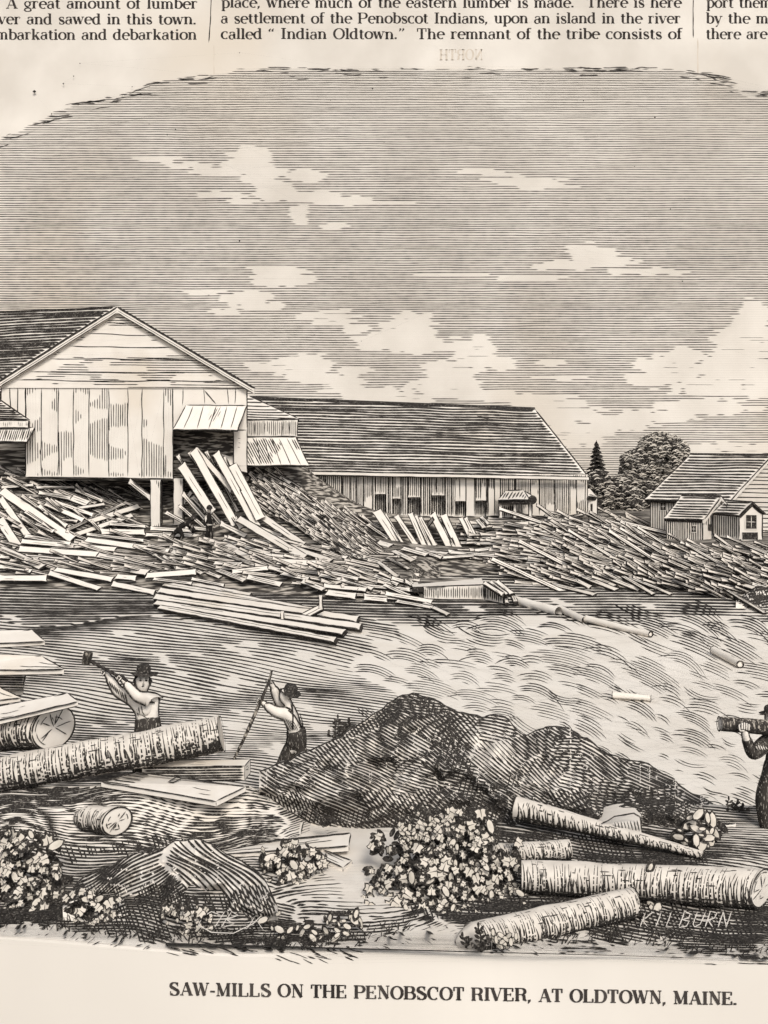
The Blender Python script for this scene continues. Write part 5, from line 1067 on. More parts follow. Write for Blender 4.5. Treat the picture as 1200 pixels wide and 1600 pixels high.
flat('squared_timber', 'dark short timber under the broad pale one in the left stack', [(-120, 1076, 14.1), (36, 1074, 14.0), (40, 1052, 14.3), (-120, 1052, 14.4)], .10, hatch(-120, 40, 1050, 1078, 1, 4.0, lambda x, y: np.full_like(x, .72), seed=5), cat='timber')
flat('squared_timber', 'short pale timber slanting out of the left stack above the thick log', [(-120, 1112, 13.8), (32, 1090, 13.7), (0, 1074, 14.0), (-120, 1076, 14.2)], .05, [line([(0, 1084), (20, 1088)], 1.1), line([(-10, 1080), (8, 1084)], 1.1)], cat='timber')
flat('squared_timber', 'pale timber lying across the thick log at the left edge', [(-120, 1154, 13.0), (122, 1096, 13.0), (105, 1083, 13.3), (-120, 1128, 13.4)], .05, [line([(0, 1122), (22, 1118)], 1.1), line([(0, 1116), (30, 1110)], 1.1), line([(0, 1112), (40, 1103)], 1.1), line([(-20, 1128), (10, 1122)], 1.1)], cat='timber')
# carrying pieces under the stack
for (x, y, L_, d) in [(-100, 1190, 150, 13.9), (-60, 1120, 90, 14.5)]:
    mb = MB(); mb.frame_box(P(x - 60, y + 60, d), Vector((1.0, 0, 0)), Vector((0, .6, 0)), Vector((0, 0, .9))); tag(mb.build('bearer_block', ['darkn']), 'low dark bearer block under the front of the timber stack' if x < -80 else 'dark bearer block under the rear of the timber stack', 'block')
beam('beam', 'squared beam with a pale sawn end, just behind the lowest board', (222, 1199), (382, 1197), 13.2, 12.9, 26, 22, grain=.2, seed=3)
flat('plank', 'thick board with a small notch, in front of the long log', [(158, 1222, 12.9), (338, 1252, 12.4), (384, 1229, 12.7), (214, 1206, 13.3)], .06, [line([(262, 1222), (275, 1214), (285, 1216), (270, 1223), (262, 1222)], 2.0, .3)] + hatch(160, 260, 1205, 1235, 8, 5, lambda x, y: np.where((x < 230 - (y - 1215) * 2) & inpoly(x, y, [(158, 1222), (338, 1252), (384, 1229), (214, 1206)]), .35, 0), seed=4) + [line([(300, 1230), (330, 1236)], 1.2), line([(310, 1240), (330, 1242)], 1.2)])
flat('plank', 'long pale board lying right of the ribbed rock', [(330, 1336, 12.1), (545, 1322, 12.1), (548, 1302, 12.4), (335, 1322, 12.4)], .06, [line([(350, 1330), (420, 1325)], 1.2), line([(440, 1323), (520, 1313)], 1.2), line([(460, 1318), (500, 1312)], 1.1)])
flat('plank', 'pale board half hidden behind the long one, with ruled marks', [(345, 1320, 12.6), (470, 1304, 12.6), (474, 1284, 12.9), (440, 1286, 12.9)], .05, [line([(390 + 12 * k, 1312 - 1.6 * k), (408 + 12 * k, 1302 - 1.6 * k)], 1.3) for k in range(6)])
flat('plank', 'short board poking out beneath the long one', [(482, 1330, 12.0), (536, 1356, 11.7), (550, 1345, 11.9), (505, 1327, 12.2)], .05, [line([(500, 1334), (530, 1349)], 1.3), line([(508, 1331), (538, 1346)], 1.2)])
def slabpiece():
    mb = MB(); pts = []
    for k in range(14):
        t = k / 13; x = 938 + 64 * t; y0 = 1288 - 16 * math.sin(math.pi * min(1, t * .62 + .02)) ; y1 = 1292 + 10 * t; row = []
        for j in range(6):
            f = j / 5; row.append(P(x, y0 + (y1 - y0) * f, 12.9 - .5 * f - .15 * math.sin(math.pi * f)))
        pts += row
    mb.grid(pts, 14, 6)
    i = len(pts)
    back_ = [Vector(p) + Vector((0, .5, -.05)) for p in pts[0::6]]; mb.face(list(reversed(back_))); 
    for k in range(13): mb.face([pts[k * 6], pts[k * 6 + 6], back_[k + 1], back_[k]])
    S = S_pl(tuple(P(970, 1285, 12.6)), (0, -1, .35), .22)
    mb.strokes([line([(938, 1288), (960, 1276), (990, 1271), (1000, 1277), (1003, 1300)], 2.4, .6)] + [line([(960 + 5 * k, 1284 - k * .4), (964 + 5 * k, 1300)], 1.8, .4, 4, k) for k in range(8)], S)
    tag(mb.build('bark_slab', ['woodn', 'inkn']), 'small rounded bark slab lying against the foot of the boulder ridge', 'slab')
slabpiece()

# ------------------------------------------------------------------ plants in the foreground
LOBE = [(90, 1.05), (64, .62), (40, .95), (12, .60), (-22, .85), (-58, .55), (-90, .30), (-122, .55), (-158, .85), (168, .60), (140, .95), (116, .62)]
OVAL = [(90, 1.0), (60, .72), (30, .5), (0, .45), (-30, .5), (-60, .7), (-90, .9), (-120, .7), (-150, .5), (180, .45), (150, .5), (120, .72)]
def leaf(mb, p, n, up, s, shape, dark=False, r=None):
    n = n.normalized(); u = up.cross(n).normalized(); v = n.cross(u).normalized()
    k = len(shape); ou, inn = [], []; core = .78 if r is None else (.78 if r.random() < .55 else r.uniform(.35, .7))
    for a, q in shape:
        x, y = math.cos(R(a)) * q, math.sin(R(a)) * q
        cup = -(x * x) * .18
        ou.append(p + (u * x + v * y + n * cup) * s); inn.append(p + (u * x + v * y) * s * core + n * (cup + .03) * s)
    i = len(mb.v); mb.v += [tuple(p + n * .06 * s)] + [tuple(a) for a in inn] + [tuple(a) for a in ou]
    for j in range(k):
        j2 = (j + 1) % k; mb.f.append((i, i + 1 + j2, i + 1 + j)); mb.m.append(1 if dark else 0)
        mb.f.append((i + 1 + j, i + 1 + j2, i + 1 + k + j2, i + 1 + k + j)); mb.m.append(1)
    if not dark and shape is LOBE:                                  # midrib
        a, b = p - v * s * .35 + n * .07 * s, p + v * s * .5 + n * .06 * s; w_ = u * s * .055; mb.face([a - w_, a + w_, b + w_ * .3, b - w_ * .3], 1)
def shrub(name, label, poly, d, n, size, seed, shape=LOBE, depth=.45, ndark=3.4, cat='shrub', group=None):
    r = random.Random(seed); xs_ = [p[0] for p in poly]; ys_ = [p[1] for p in poly]; yb = max(ys_)
    dg = d; base = P(sum(xs_) / len(xs_), yb, dg); o = empty(name, tuple(base), label, cat, group); mb = MB(); pts = []
    while len(pts) < n:
        x, y = r.uniform(min(xs_), max(xs_)), r.uniform(min(ys_), max(ys_))
        if inpoly(np.array([x]), np.array([y]), poly)[0] and all((x - a) ** 2 + ((y - b) * 1.15) ** 2 > (size * .86) ** 2 for a, b in pts[-60:]) or r.random() < .04: pts.append((x, y))
    cxm = (min(xs_) + max(xs_)) / 2
    for x, y in pts:
        q = (x - cxm) / max(1, (max(xs_) - min(xs_)) / 2); dd = dg + depth * (yb - y) / 120 + .25 * q * q + r.uniform(-.10, .10); s = dd / FP; x += r.gauss(0, 3); y += r.gauss(0, 3)
        leaf(mb, P(x, y, dd), Vector((q * .6 + r.gauss(0, .3), -1, .7 + r.gauss(0, .3))), Vector((r.gauss(0, .7), 0, r.gauss(-.1, .8))), size * r.uniform(.55, 1.6) * s, shape if r.random() < .85 else OVAL, False, r)
    for _ in range(int(n * ndark)):
        x, y = r.choice(pts); x += r.gauss(0, size * .8); y += r.gauss(0, size * .8) + 2; q = (x - cxm) / max(1, (max(xs_) - min(xs_)) / 2); dd = dg + depth * (yb - y) / 120 + .25 * q * q + r.uniform(.08, .28); s = dd / FP
        leaf(mb, P(x, min(y, yb + 6), dd), Vector((r.gauss(0, .5), -1, .6)), Vector((r.gauss(0, 1), 0, r.gauss(0, 1))), size * r.uniform(.6, 1.1) * s, OVAL, True)
    mb.build('foliage', ['leaf', 'inkn'], o)
    mb = MB(); cx0 = cxm
    for k in range(4):
        x = cx0 + r.uniform(-.3, .3) * (max(xs_) - min(xs_)); t_ = r.choice(pts); mb.tube([P(cx0 + (x - cx0) * .4, yb + 2, dg + .25), P(x, (yb + t_[1]) / 2, dg + depth * (yb - t_[1]) / 240 + .36), P(t_[0], t_[1] + 8, dg + depth * (yb - t_[1]) / 120 + .36)], [.02, .014, .007], 6)
    mb.build('stem', ['inkn'], o); return o
shrub('ivy_shrub', 'broad ivy-leaved shrub in the lower left corner', [(-40, 1310), (15, 1298), (40, 1308), (62, 1338), (95, 1360), (100, 1400), (85, 1440), (-40, 1436)], 10.7, 130, 10.5, 3)
shrub('ivy_shrub', 'low leafy clump between the corner shrub and the ribbed rock', [(98, 1405), (120, 1395), (160, 1400), (190, 1420), (188, 1456), (140, 1462), (105, 1440)], 10.42, 52, 9, 4, depth=.3)
shrub('ivy_shrub', 'small leafy sprig growing at the foot of the ribbed rock', [(252, 1420), (280, 1412), (335, 1418), (345, 1445), (300, 1462), (258, 1455)], 10.3, 34, 8.2, 5, depth=.2)
shrub('ivy_shrub', 'leafy clump hanging over the long pale board', [(405, 1352), (440, 1340), (452, 1318), (466, 1322), (470, 1345), (505, 1352), (512, 1385), (490, 1408), (410, 1408)], 11.3, 72, 9, 6, depth=.3)
shrub('ivy_shrub', 'large dense ivy-leaved shrub in the middle foreground', [(568, 1402), (592, 1372), (612, 1350), (634, 1338), (626, 1312), (644, 1298), (662, 1306), (678, 1274), (700, 1264), (724, 1272), (730, 1290), (752, 1284), (772, 1296), (770, 1322), (800, 1345), (812, 1380), (800, 1402), (815, 1425), (780, 1446), (726, 1440), (700, 1456), (650, 1444), (610, 1446), (580, 1428)], 10.55, 330, 9.6, 7, depth=.75)
shrub('ivy_shrub', 'low grassy-leaved clump at the bottom edge left of centre', [(400, 1465), (430, 1452), (500, 1450), (560, 1420), (575, 1440), (530, 1470), (480, 1488), (420, 1482)], 10.1, 60, 8.5, 8, shape=OVAL, depth=.15, ndark=1.2)
shrub('broad_leaf_plant', 'upright broad-leaved plant between the two lower logs', [(1000, 1362), (1030, 1358), (1045, 1380), (1022, 1398), (1045, 1418), (1020, 1426), (1008, 1400), (1000, 1385)], 10.85, 17, 13, 9, shape=OVAL, depth=.15, ndark=.8, cat='plant')
shrub('rounded_shrub', 'small round-leaved shrub by the feet of the man with the log', [(1052, 1312), (1062, 1292), (1085, 1276), (1110, 1280), (1122, 1300), (1108, 1325), (1072, 1330)], 12.1, 22, 12, 10, shape=OVAL, depth=.3, ndark=1.6)
shrub('rounded_shrub', 'leafy tuft beside the pale stripped log end', [(800, 1400), (830, 1376), (842, 1388), (860, 1402), (840, 1424), (800, 1428)], 10.9, 15, 10, 11, shape=OVAL, depth=.2, ndark=1.6)
def sprig(name, label, base, d, stems, size, seed, cat='plant', filled=True):
    r = random.Random(seed); o = empty(name, tuple(P(*base, d)), label, cat); mb = MB(); lf = MB()
    for tip in stems:
        b, t = P(*base, d), P(*tip, d - .05); m_ = (b + t) / 2 + Vector((r.uniform(-.04, .04), 0, .03)); mb.tube([b, m_, t], [.011, .009, .006], 6)
        L_ = math.hypot(tip[0] - base[0], tip[1] - base[1]); k = max(2, int(L_ / (size * 1.3)))
        for j in range(k + 1):
            f = (j + .4) / (k + .4); c = b * (1 - f) + t * f + Vector((0, -.02, .03 * math.sin(3.1 * f)))
            for sg in ((-1, 1) if j < k else (0,)):
                s = size * d / FP * r.uniform(.7, 1.1); dr = Vector((sg * .9, 0, .6)) if sg else Vector((0, 0, 1)); leaf(lf, c + dr.normalized() * s * .9, Vector((r.gauss(0, .3), -1, .3)), dr, s, OVAL, filled)
    lf.build('foliage', ['leaf', 'inkn'], o); mb.build('stem', ['inkn'], o)
sprig('sapling', 'small dark sprig on the boulder ridge beside the man with the pole', (524, 1164), 14.8, [(528, 1122), (545, 1130), (514, 1148), (548, 1140)], 5, 3)
sprig('sapling', 'small dark sprig on the low right end of the boulder ridge', (1140, 1272), 13.6, [(1138, 1250), (1152, 1254), (1170, 1268), (1160, 1262)], 5, 4)
sprig('wildflower', 'tall dark flower stalk at the bottom edge in the middle', (752, 1487), 9.84, [(747, 1448), (762, 1470), (738, 1480)], 6, 5)
sprig('wildflower', 'short curled dark stalk left of the tall flower stalk', (728, 1480), 9.9, [(722, 1464), (732, 1470)], 5, 6)
sprig('wildflower', 'pale-leaved tuft right of the tall flower stalk', (785, 1484), 9.86, [(770, 1462), (792, 1458), (806, 1468), (775, 1474), (798, 1478)], 8, 7, filled=False)
sprig('seedling', 'slender pale bud stalk on the upper left of the large shrub', (650, 1335), 11.6, [(624, 1292), (640, 1298), (672, 1284), (700, 1272)], 7, 8, filled=False)
sprig('seedling', 'little curled plant behind the long pale board', (505, 1292), 12.6, [(495, 1276), (515, 1284), (532, 1284)], 5, 9)
# grass along the front edge
mb = MB(); r = random.Random(12)
for k in range(1150):
    x = r.uniform(-440, 1700); e = float(interp(EDGE, x)); y = e + r.uniform(-28, -5)
    if 640 < x < 735 and r.random() < .6: continue
    p = S_near(np.array([x]), np.array([y]), 0.0)[0]; p = Vector(p); h = r.uniform(.03, .10); ln = Vector((r.gauss(.04 if x > 300 else -.03, .06), r.uniform(-.06, .02), 0)); w_ = Vector((r.uniform(.004, .009), 0, 0))
    mb.face([p - w_, p + w_, p + ln * .5 + Vector((0, 0, h * .7)) + w_ * .7, p + ln + Vector((0, 0, h)), p + ln * .5 + Vector((0, 0, h * .7)) - w_ * .7], 0)
tag(mb.build('grass', ['inkn']), 'short dark grass strokes fringing the front of the bank', 'grass', kind='stuff')
mb = MB(); st = []
for k in range(340):
    x = r.uniform(-440, 1700); e = float(interp(EDGE, x)); y = e + r.uniform(-12, 9); L_ = r.uniform(8, 30) if x > 850 or 240 < x < 560 else r.uniform(5, 14); sl_ = .06 if x > 850 else (-.9 if x < 240 else .5)
    st.append(line([(x, y), (x + L_, y + sl_ * L_ * r.uniform(.3, 1))], r.uniform(1, 2.2), .6, 4, k))
def S_front(x, y):
    lim = interp(EDGE, x) - 4; a, b = S_near(x, np.minimum(y, lim), .012), S_apron(x, y, .008); return np.where((np.asarray(y) < lim)[:, None], a, b)
mb.strokes(st, S_front); tag(mb.build('turf', ['soil', 'inkn']), 'thin straggling turf strokes along the pale front edge', 'grass', kind='stuff')

# ------------------------------------------------------------------ people
def skin(name, nodes, edges, root, mat, parent, sub=2, extra_mats=(), contour=0.0, smooth=True):
    """one continuous surface grown over connected joints"""
    ks = list(nodes); me = bpy.data.meshes.new(name + '_joints'); loc = parent.location
    me.from_pydata([tuple(Vector(nodes[k][0]) - loc) for k in ks], [(ks.index(a), ks.index(b)) for a, b in edges], []); me.update()
    ob = bpy.data.objects.new(name, me); C.objects.link(ob)
    sm = ob.modifiers.new('skin', 'SKIN'); sm.use_smooth_shade = True; sm.branch_smoothing = .6
    if not me.skin_vertices: me.skin_vertices.new()
    for i, k in enumerate(ks):
        sv = me.skin_vertices[0].data[i]; rr = nodes[k][1]; sv.radius = rr if hasattr(rr, '__len__') else (rr, rr); sv.use_root = (k == root)
    ss = ob.modifiers.new('subd', 'SUBSURF'); ss.levels = ss.render_levels = sub
    dg = bpy.context.evaluated_depsgraph_get(); dg.update(); nm = bpy.data.meshes.new_from_object(ob.evaluated_get(dg)); nm.name = name
    bpy.data.objects.remove(ob); bpy.data.meshes.remove(me)
    nm.materials.clear(); nm.materials.append(M[mat])
    v = np.array([q.co[:] for q in nm.vertices]); f = [tuple(p.vertices) for p in nm.polygons]; mi = [0] * len(f)
    if contour:                                              # inked outline where the form turns away
        nn = [p.normal.copy() for p in nm.polygons]; cen = [p.center.copy() for p in nm.polygons]; ed = {}
        eye = Vector((0, 0, CZ)) - loc
        for i, q in enumerate(f):
            for a, b in zip(q, q[1:] + q[:1]): ed.setdefault((min(a, b), max(a, b)), []).append(i)
        add = []
        vn = [q.normal.copy() for q in nm.vertices]
        for (a, b), fs in ed.items():
            if len(fs) == 2:
                s0, s1 = nn[fs[0]].dot(eye - cen[fs[0]]), nn[fs[1]].dot(eye - cen[fs[1]])
                if s0 * s1 < 0:
                    add.append((Vector(v[a]) + vn[a] * contour * .2, Vector(v[b]) + vn[b] * contour * .2, vn[a], vn[b]))
        vl = v.tolist()
        for p, q, n1, n2 in add:
            i = len(vl); back_ = (p - eye).normalized() * .012; e = (q - p).normalized() * contour * .25
            vl += [tuple(p - n1 * contour * .5 - back_ - e), tuple(q - n2 * contour * .5 - back_ + e), tuple(q + n2 * contour * .9 - back_ + e), tuple(p + n1 * contour * .9 - back_ - e)]; f.append((i, i + 1, i + 2, i + 3)); mi.append(1)
        bpy.data.meshes.remove(nm); nm = bpy.data.meshes.new(name); nm.from_pydata(vl, [], f); nm.materials.append(M[mat]); nm.materials.append(M['inkn']); nm.polygons.foreach_set('material_index', mi)
    nm.polygons.foreach_set('use_smooth', [True] * len(nm.polygons)); nm.update()
    ob = bpy.data.objects.new(name, nm); C.objects.link(ob); ob.parent = parent
    return ob
def hand_nodes(nodes, edges, wrist, palm_dir, finger_dir, grip, sc=1.0, tagk='l'):
    """palm, four unequal bent fingers closing round the thing held, thumb from the side of the palm"""
    wv = Vector(nodes[wrist][0]); pd = palm_dir.normalized(); fd = finger_dir.normalized(); side = pd.cross(fd).normalized()
    pm = wv + pd * .045 * sc; nodes[tagk + 'palm'] = (pm, (.034 * sc, .02 * sc)); edges.append((wrist, tagk + 'palm'))
    return pm, pd, fd, side
def fingers(name, pm, pd, fd, side, parent, mat='skin', sc=1.0):
    o = []
    for k, (off, L_) in enumerate([(.030, .072), (.010, .082), (-.010, .077), (-.030, .060)]):
        b = pm + side * off * sc; a1 = b + pd * .035 * sc; a2 = a1 + (pd * .3 + fd).normalized() * L_ * .45 * sc; a3 = a2 + (fd * .5 - pd * .8).normalized() * L_ * .4 * sc
        o.append({'a': (b, .010 * sc), 'b': (a1, .0098 * sc), 'c': (a2, .009 * sc), 'd': (a3, .0075 * sc)})
    tb = pm + side * .034 * sc - pd * .01 * sc; o.append({'a': (pm, .012 * sc), 'b': (tb + side * .012 * sc, .011 * sc), 'c': (tb + side * .02 * sc + fd * .035 * sc + pd * .015 * sc, .0095 * sc), 'd': (tb + fd * .06 * sc + pd * .01 * sc, .008 * sc)})
    for n_ in o: skin(name, n_, [('a', 'b'), ('b', 'c'), ('c', 'd')], 'a', mat, parent, 1, contour=.004)
def hat(parent, c, r_, tilt=(0, 0), mat='inkn', brim=1.75, h=1.0, crush=.0):
    mb = MB(); n = 20; prof_ = [(brim, -.10), (brim * 1.01, -.02), (1.02, .02), (.98, .35 * h), (.92, .75 * h), (.7, .95 * h), (.3, .98 * h), (0.01, .93 * h)]
    Mt = Matrix.Rotation(tilt[0], 3, 'X') @ Matrix.Rotation(tilt[1], 3, 'Y'); pts = []
    for j in range(n):
        a = 2 * math.pi * j / n
        for q, z in prof_:
            wv = 1 + .06 * math.sin(3 * a) * (q > 1.2); p = Vector((math.cos(a) * q * r_ * wv, math.sin(a) * q * r_ * wv, z * r_ + (.12 * r_ * math.sin(2 * a + .6) if q > 1.2 else 0))); pts.append(c + Mt @ p)
    mb.grid(pts, n, len(prof_), 0, True); return mb.build('hat', [mat], parent, smooth=True)
def S_mesh(obs, off=.006, D=13.5):
    """strokes laid on the surface of built meshes"""
    from mathutils.bvhtree import BVHTree
    vs, fs = [], []
    for ob in obs:
        mw = Matrix.Translation(ob.parent.location) if ob.parent else Matrix()
        k = len(vs); vs += [mw @ q.co for q in ob.data.vertices]; fs += [tuple(k + a for a in p.vertices) for p in ob.data.polygons]
    T = BVHTree.FromPolygons(vs, fs); eye = Vector((0, 0, CZ)); last = [D]
    def S(x, y):
        out = []
        for a, b in zip(np.atleast_1d(x), np.atleast_1d(y)):
            dr = Vector(((a - CX) / FP, 1, -(b - HY) / FP)); h = T.ray_cast(eye, dr)[0]
            if h is not None: last[0] = h.y
            out.append(tuple(eye + dr * (last[0] - off)))
        return np.array(out)
    return S
def parts(o, *names): return [c for c in C.objects if c.parent is o and c.name.split('.')[0] in names]
# --- the man with the mallet
D5 = 13.5; sc5 = D5 / FP
def Q(px, py, dd=0.0, D=D5): return P(px, py, D + dd)
man = empty('person', tuple(Q(230, 1252)), 'person in a brimmed hat and white shirt swinging a mallet behind the long log', 'person')
BODY = {'pelvis': (Q(231, 1146), (.15, .11)), 'waist': (Q(231, 1126), (.14, .10)), 'chest': (Q(227, 1100), (.16, .115)), 'neckb': (Q(224, 1086), (.07, .07)), 'neck': (Q(223, 1080), (.052, .055)), 'chin': (Q(223, 1074, -.04), (.070, .08)), 'face': (Q(223, 1065, -.02), (.092, .105)), 'crown': (Q(223, 1055), (.088, .10)),
        'shl': (Q(209, 1091), .062), 'ell': (Q(184, 1081, -.10), .045), 'wrl': (Q(167, 1053, -.12), .03), 'shr': (Q(243, 1091), .062), 'elr': (Q(216, 1090, -.26), .045), 'wrr': (Q(192, 1062, -.22), .03),
        'hipl': (Q(223, 1156), .10), 'kneel': (Q(219, 1200, -.03), .065), 'anl': (Q(217, 1243), .045), 'toel': (Q(212, 1250, -.16), .04), 'hipr': (Q(240, 1156), .10), 'kneer': (Q(245, 1200, -.05), .065), 'anr': (Q(247, 1243), .045), 'toer': (Q(250, 1250, -.16), .04)}
ED = [('pelvis', 'waist'), ('waist', 'chest'), ('chest', 'neckb'), ('neckb', 'neck'), ('neck', 'chin'), ('chin', 'face'), ('face', 'crown'), ('chest', 'shl'), ('shl', 'ell'), ('ell', 'wrl'), ('chest', 'shr'), ('shr', 'elr'), ('elr', 'wrr'), ('pelvis', 'hipl'), ('hipl', 'kneel'), ('kneel', 'anl'), ('anl', 'toel'), ('pelvis', 'hipr'), ('hipr', 'kneer'), ('kneer', 'anr'), ('anr', 'toer')]
HND = Q(143, 1034, -.14), Q(199, 1064, -.24)
def dress(man, BODY, ED, hands, shirt_mat='shirt', ct=.014, trousers='cloth', hair=True, hs=1.0, cuff=.82):
    nodes = dict(BODY); ed = list(ED)
    for wk, pd, fd in hands: pm, pd_, fd_, side = hand_nodes(nodes, ed, wk, pd, fd, None, hs, tagk=wk); fingers('finger', pm, pd_, fd_, side, man, sc=hs)
    skin('body', nodes, ed, 'pelvis', 'skin', man, 2, contour=ct)
    fat = lambda k, a: (BODY[k][0], tuple(x + a for x in BODY[k][1]) if hasattr(BODY[k][1], '__len__') else BODY[k][1] + a)
    lerp = lambda a, b, f: BODY[a][0] * (1 - f) + BODY[b][0] * f
    sh = {k: fat(k, .034) for k in ( 'chest', 'neckb', 'shl', 'ell', 'shr', 'elr')}; sh['waist'] = (lerp('waist', 'chest', .05), (.165, .125)); sh['cl'] = (lerp('ell', 'wrl', cuff), .045); sh['cr'] = (lerp('elr', 'wrr', cuff), .045); sh['ell'] = (BODY['ell'][0], .068); sh['elr'] = (BODY['elr'][0], .068)
    skin('shirt', sh, [('waist', 'chest'), ('chest', 'neckb'), ('chest', 'shl'), ('shl', 'ell'), ('ell', 'cl'), ('chest', 'shr'), ('shr', 'elr'), ('elr', 'cr')], 'waist', shirt_mat, man, 2, contour=ct * 1.3)
    tr = {k: fat(k, .05 if k == 'pelvis' else .03) for k in ('pelvis', 'hipl', 'kneel', 'anl', 'hipr', 'kneer', 'anr')}; tr['w2'] = (lerp('waist', 'chest', .34), (.185, .15)); tr['w1'] = (BODY['waist'][0], (.195, .16))
    skin('trousers', tr, [('w2', 'w1'), ('w1', 'pelvis'), ('pelvis', 'hipl'), ('hipl', 'kneel'), ('kneel', 'anl'), ('pelvis', 'hipr'), ('hipr', 'kneer'), ('kneer', 'anr')], 'pelvis', trousers, man, 2, contour=ct)
    for a, t in (('anl', 'toel'), ('anr', 'toer')): skin('boot', {'a': (BODY[a][0] + Vector((0, 0, .05)), .058), 'b': (BODY[a][0], .06), 'c': (BODY[t][0], .046)}, [('a', 'b'), ('b', 'c')], 'a', 'inkn', man, 2)
hd = (HND[0] - HND[1]).normalized()
perp = hd.cross(Vector((0, 1, 0))).normalized()
dress(man, BODY, ED, [('wrl', Vector((-.5, -.1, .75)), hd.cross(Vector((0, 1, 0)))), ('wrr', Vector((-.5, -.1, .75)), hd.cross(Vector((0, 1, 0))))])
hat(man, Q(224, 1052), .096, (R(-5), R(3)), 'inkn', 2.0, 1.25)
def ink_on(name, lst, D, parent, mat='inkn'):
    mb = MB(); mb.strokes(lst, S_mesh(parts(parent, 'body', 'shirt', 'trousers'), .008, D), 0); return mb.build(name, [mat], parent)
for x in (219.5, 228.5): ink_on('eye', [(np.array([[x - 2, 1063.5], [x - 1, 1063], [x + 1, 1063], [x + 2, 1063.6]]), np.array([2.6, 3.2, 3.2, 2.6]))], D5 - .112, man); ink_on('eyebrow', [line([(x - 3, 1059.9), (x + 3, 1059.6)], 1.5, .1)], D5 - .108, man)
mb = MB(); mb.shell([Q(224.2, 1063, -.10), Q(222, 1069.5, -.10), Q(226.6, 1069.5, -.10), Q(224.3, 1069, -.165)], [(0, 1, 3), (0, 3, 2), (1, 2, 3)]); mb.build('nose', ['skin'], man)
ink_on('mouth', [(np.array([[221, 1072.5], [223.3, 1072], [225.6, 1072.6]]), np.array([1.8, 3, 1.8]))], D5 - .117, man)
mb = MB(); mb.tube([Q(213, 1054, -.02), Q(211.6, 1064, -.03), Q(214, 1075, .0)], [.03, .036, .014]); mb.tube([Q(233.5, 1054, -.02), Q(234.6, 1064, -.03), Q(233, 1073, .0)], [.028, .032, .014]); mb.build('hair', ['inkn'], man)
ink_on('shirt_fold', [line([(228, 1096), (226, 1108)], 1.2), line([(220, 1100), (222, 1112), (226, 1118)], 1.4), line([(216, 1104), (218, 1116)], 2.2), line([(236, 1090), (238, 1100)], 1.2), line([(213, 1108), (216, 1120)], 2.4), line([(222, 1118), (230, 1122)], 1.4)], D5 - .175, man)
ink_on('shirt_fold', [line([(170 + 4 * k, 1064 + 3 * k), (175 + 4 * k, 1076 + 4 * k)], 2.2, .4, 4, k) for k in range(7)], D5 - .205, man)
ml = empty('mallet', tuple(HND[0]), 'heavy wooden mallet raised in both hands of the man in the white shirt', 'mallet')
mb = MB(); mb.tube([HND[0], HND[1]], [.024, .021], 8); mb.build('handle', ['inkn'], ml)
mb = MB(); c0, c1_ = Q(138.5, 1019, -.14), Q(134, 1037, -.14); mb.tube([c0, c0 * .5 + c1_ * .5, c1_], [.058, .062, .056], 14); S = S_plane(D5 - .21)
mb.strokes([line([(133, 1018), (144, 1021)], 1.8, .2), line([(133, 1018), (129, 1036)], 2, .2), line([(144, 1021), (139.5, 1039)], 2.4, .2), line([(129, 1036), (139.5, 1039)], 1.8, .2)] + [line([(134 + k * 2.2, 1022), (131.5 + k * 2.2, 1035)], 1.1, .2, 4, k) for k in range(4)], S); mb.build('head', ['darkn', 'inkn'], ml)
# --- the man with the pole
D6 = 14.3
q6 = lambda px, py, dd=0.0: P(px, py, D6 + dd)
pm_ = empty('person', tuple(q6(462, 1250)), 'person in a cap and braces bending over a long pole, seen from behind', 'person')
B6 = {'pelvis': (q6(463, 1163), (.15, .12)), 'waist': (q6(464, 1146), (.14, .11)), 'chest': (q6(458, 1118), (.165, .12)), 'neckb': (q6(451, 1102), (.07, .07)), 'neck': (q6(449, 1097), (.055, .055)), 'chin': (q6(444, 1092), (.075, .075)), 'face': (q6(446, 1086), (.095, .10)), 'crown': (q6(451, 1080), (.09, .10)),
      'shl': (q6(446, 1107, .12), .058), 'ell': (q6(434, 1090, .12), .042), 'wrl': (q6(425, 1070, .04), .03), 'shr': (q6(449, 1116, -.10), .06), 'elr': (q6(430, 1112, -.16), .045), 'wrr': (q6(412, 1099, -.08), .032),
      'hipl': (q6(455, 1170, .05), .10), 'kneel': (q6(440, 1205, .05), .065), 'anl': (q6(432, 1247, .1), .045), 'toel': (q6(420, 1252, .05), .04), 'hipr': (q6(470, 1170), .10), 'kneer': (q6(470, 1208), .065), 'anr': (q6(476, 1248), .045), 'toer': (q6(464, 1254, -.05), .04)}
dress(pm_, B6, ED, [('wrl', Vector((-.5, -.1, .8)), Vector((-.7, -.6, 0))), ('wrr', Vector((-.8, 0, .5)), Vector((-.5, -.8, .2)))])
hat(pm_, q6(453, 1082), .10, (R(4), R(16)), 'inkn', 1.55, 1.15)
def over(lst, dd, name='shirt_fold', par=pm_): return ink_on(name, lst, D6 - dd, par)
over([line([(455, 1095), (458, 1120), (457, 1142)], 3.2, .4), line([(447, 1106), (460, 1118), (471, 1136)], 2.8, .4)], .20, 'brace')
over([line([(446 + 3 * k, 1122 + k), (456 + 2.5 * k, 1142)], 1.3, .3, 4, k) for k in range(5)] + [line([(468, 1114), (473, 1130), (474, 1142)], 1.6, .4)] + [line([(466 + 2 * k, 1126), (472 + 2 * k, 1142)], 1.2, .3, 4, k) for k in range(3)], .19)
pole = [q6(425, 1047, -.03), q6(420, 1066, -.06), q6(408, 1094, -.12), q6(394, 1126, -.10), q6(380, 1157, -.06), q6(365, 1187, 0)]
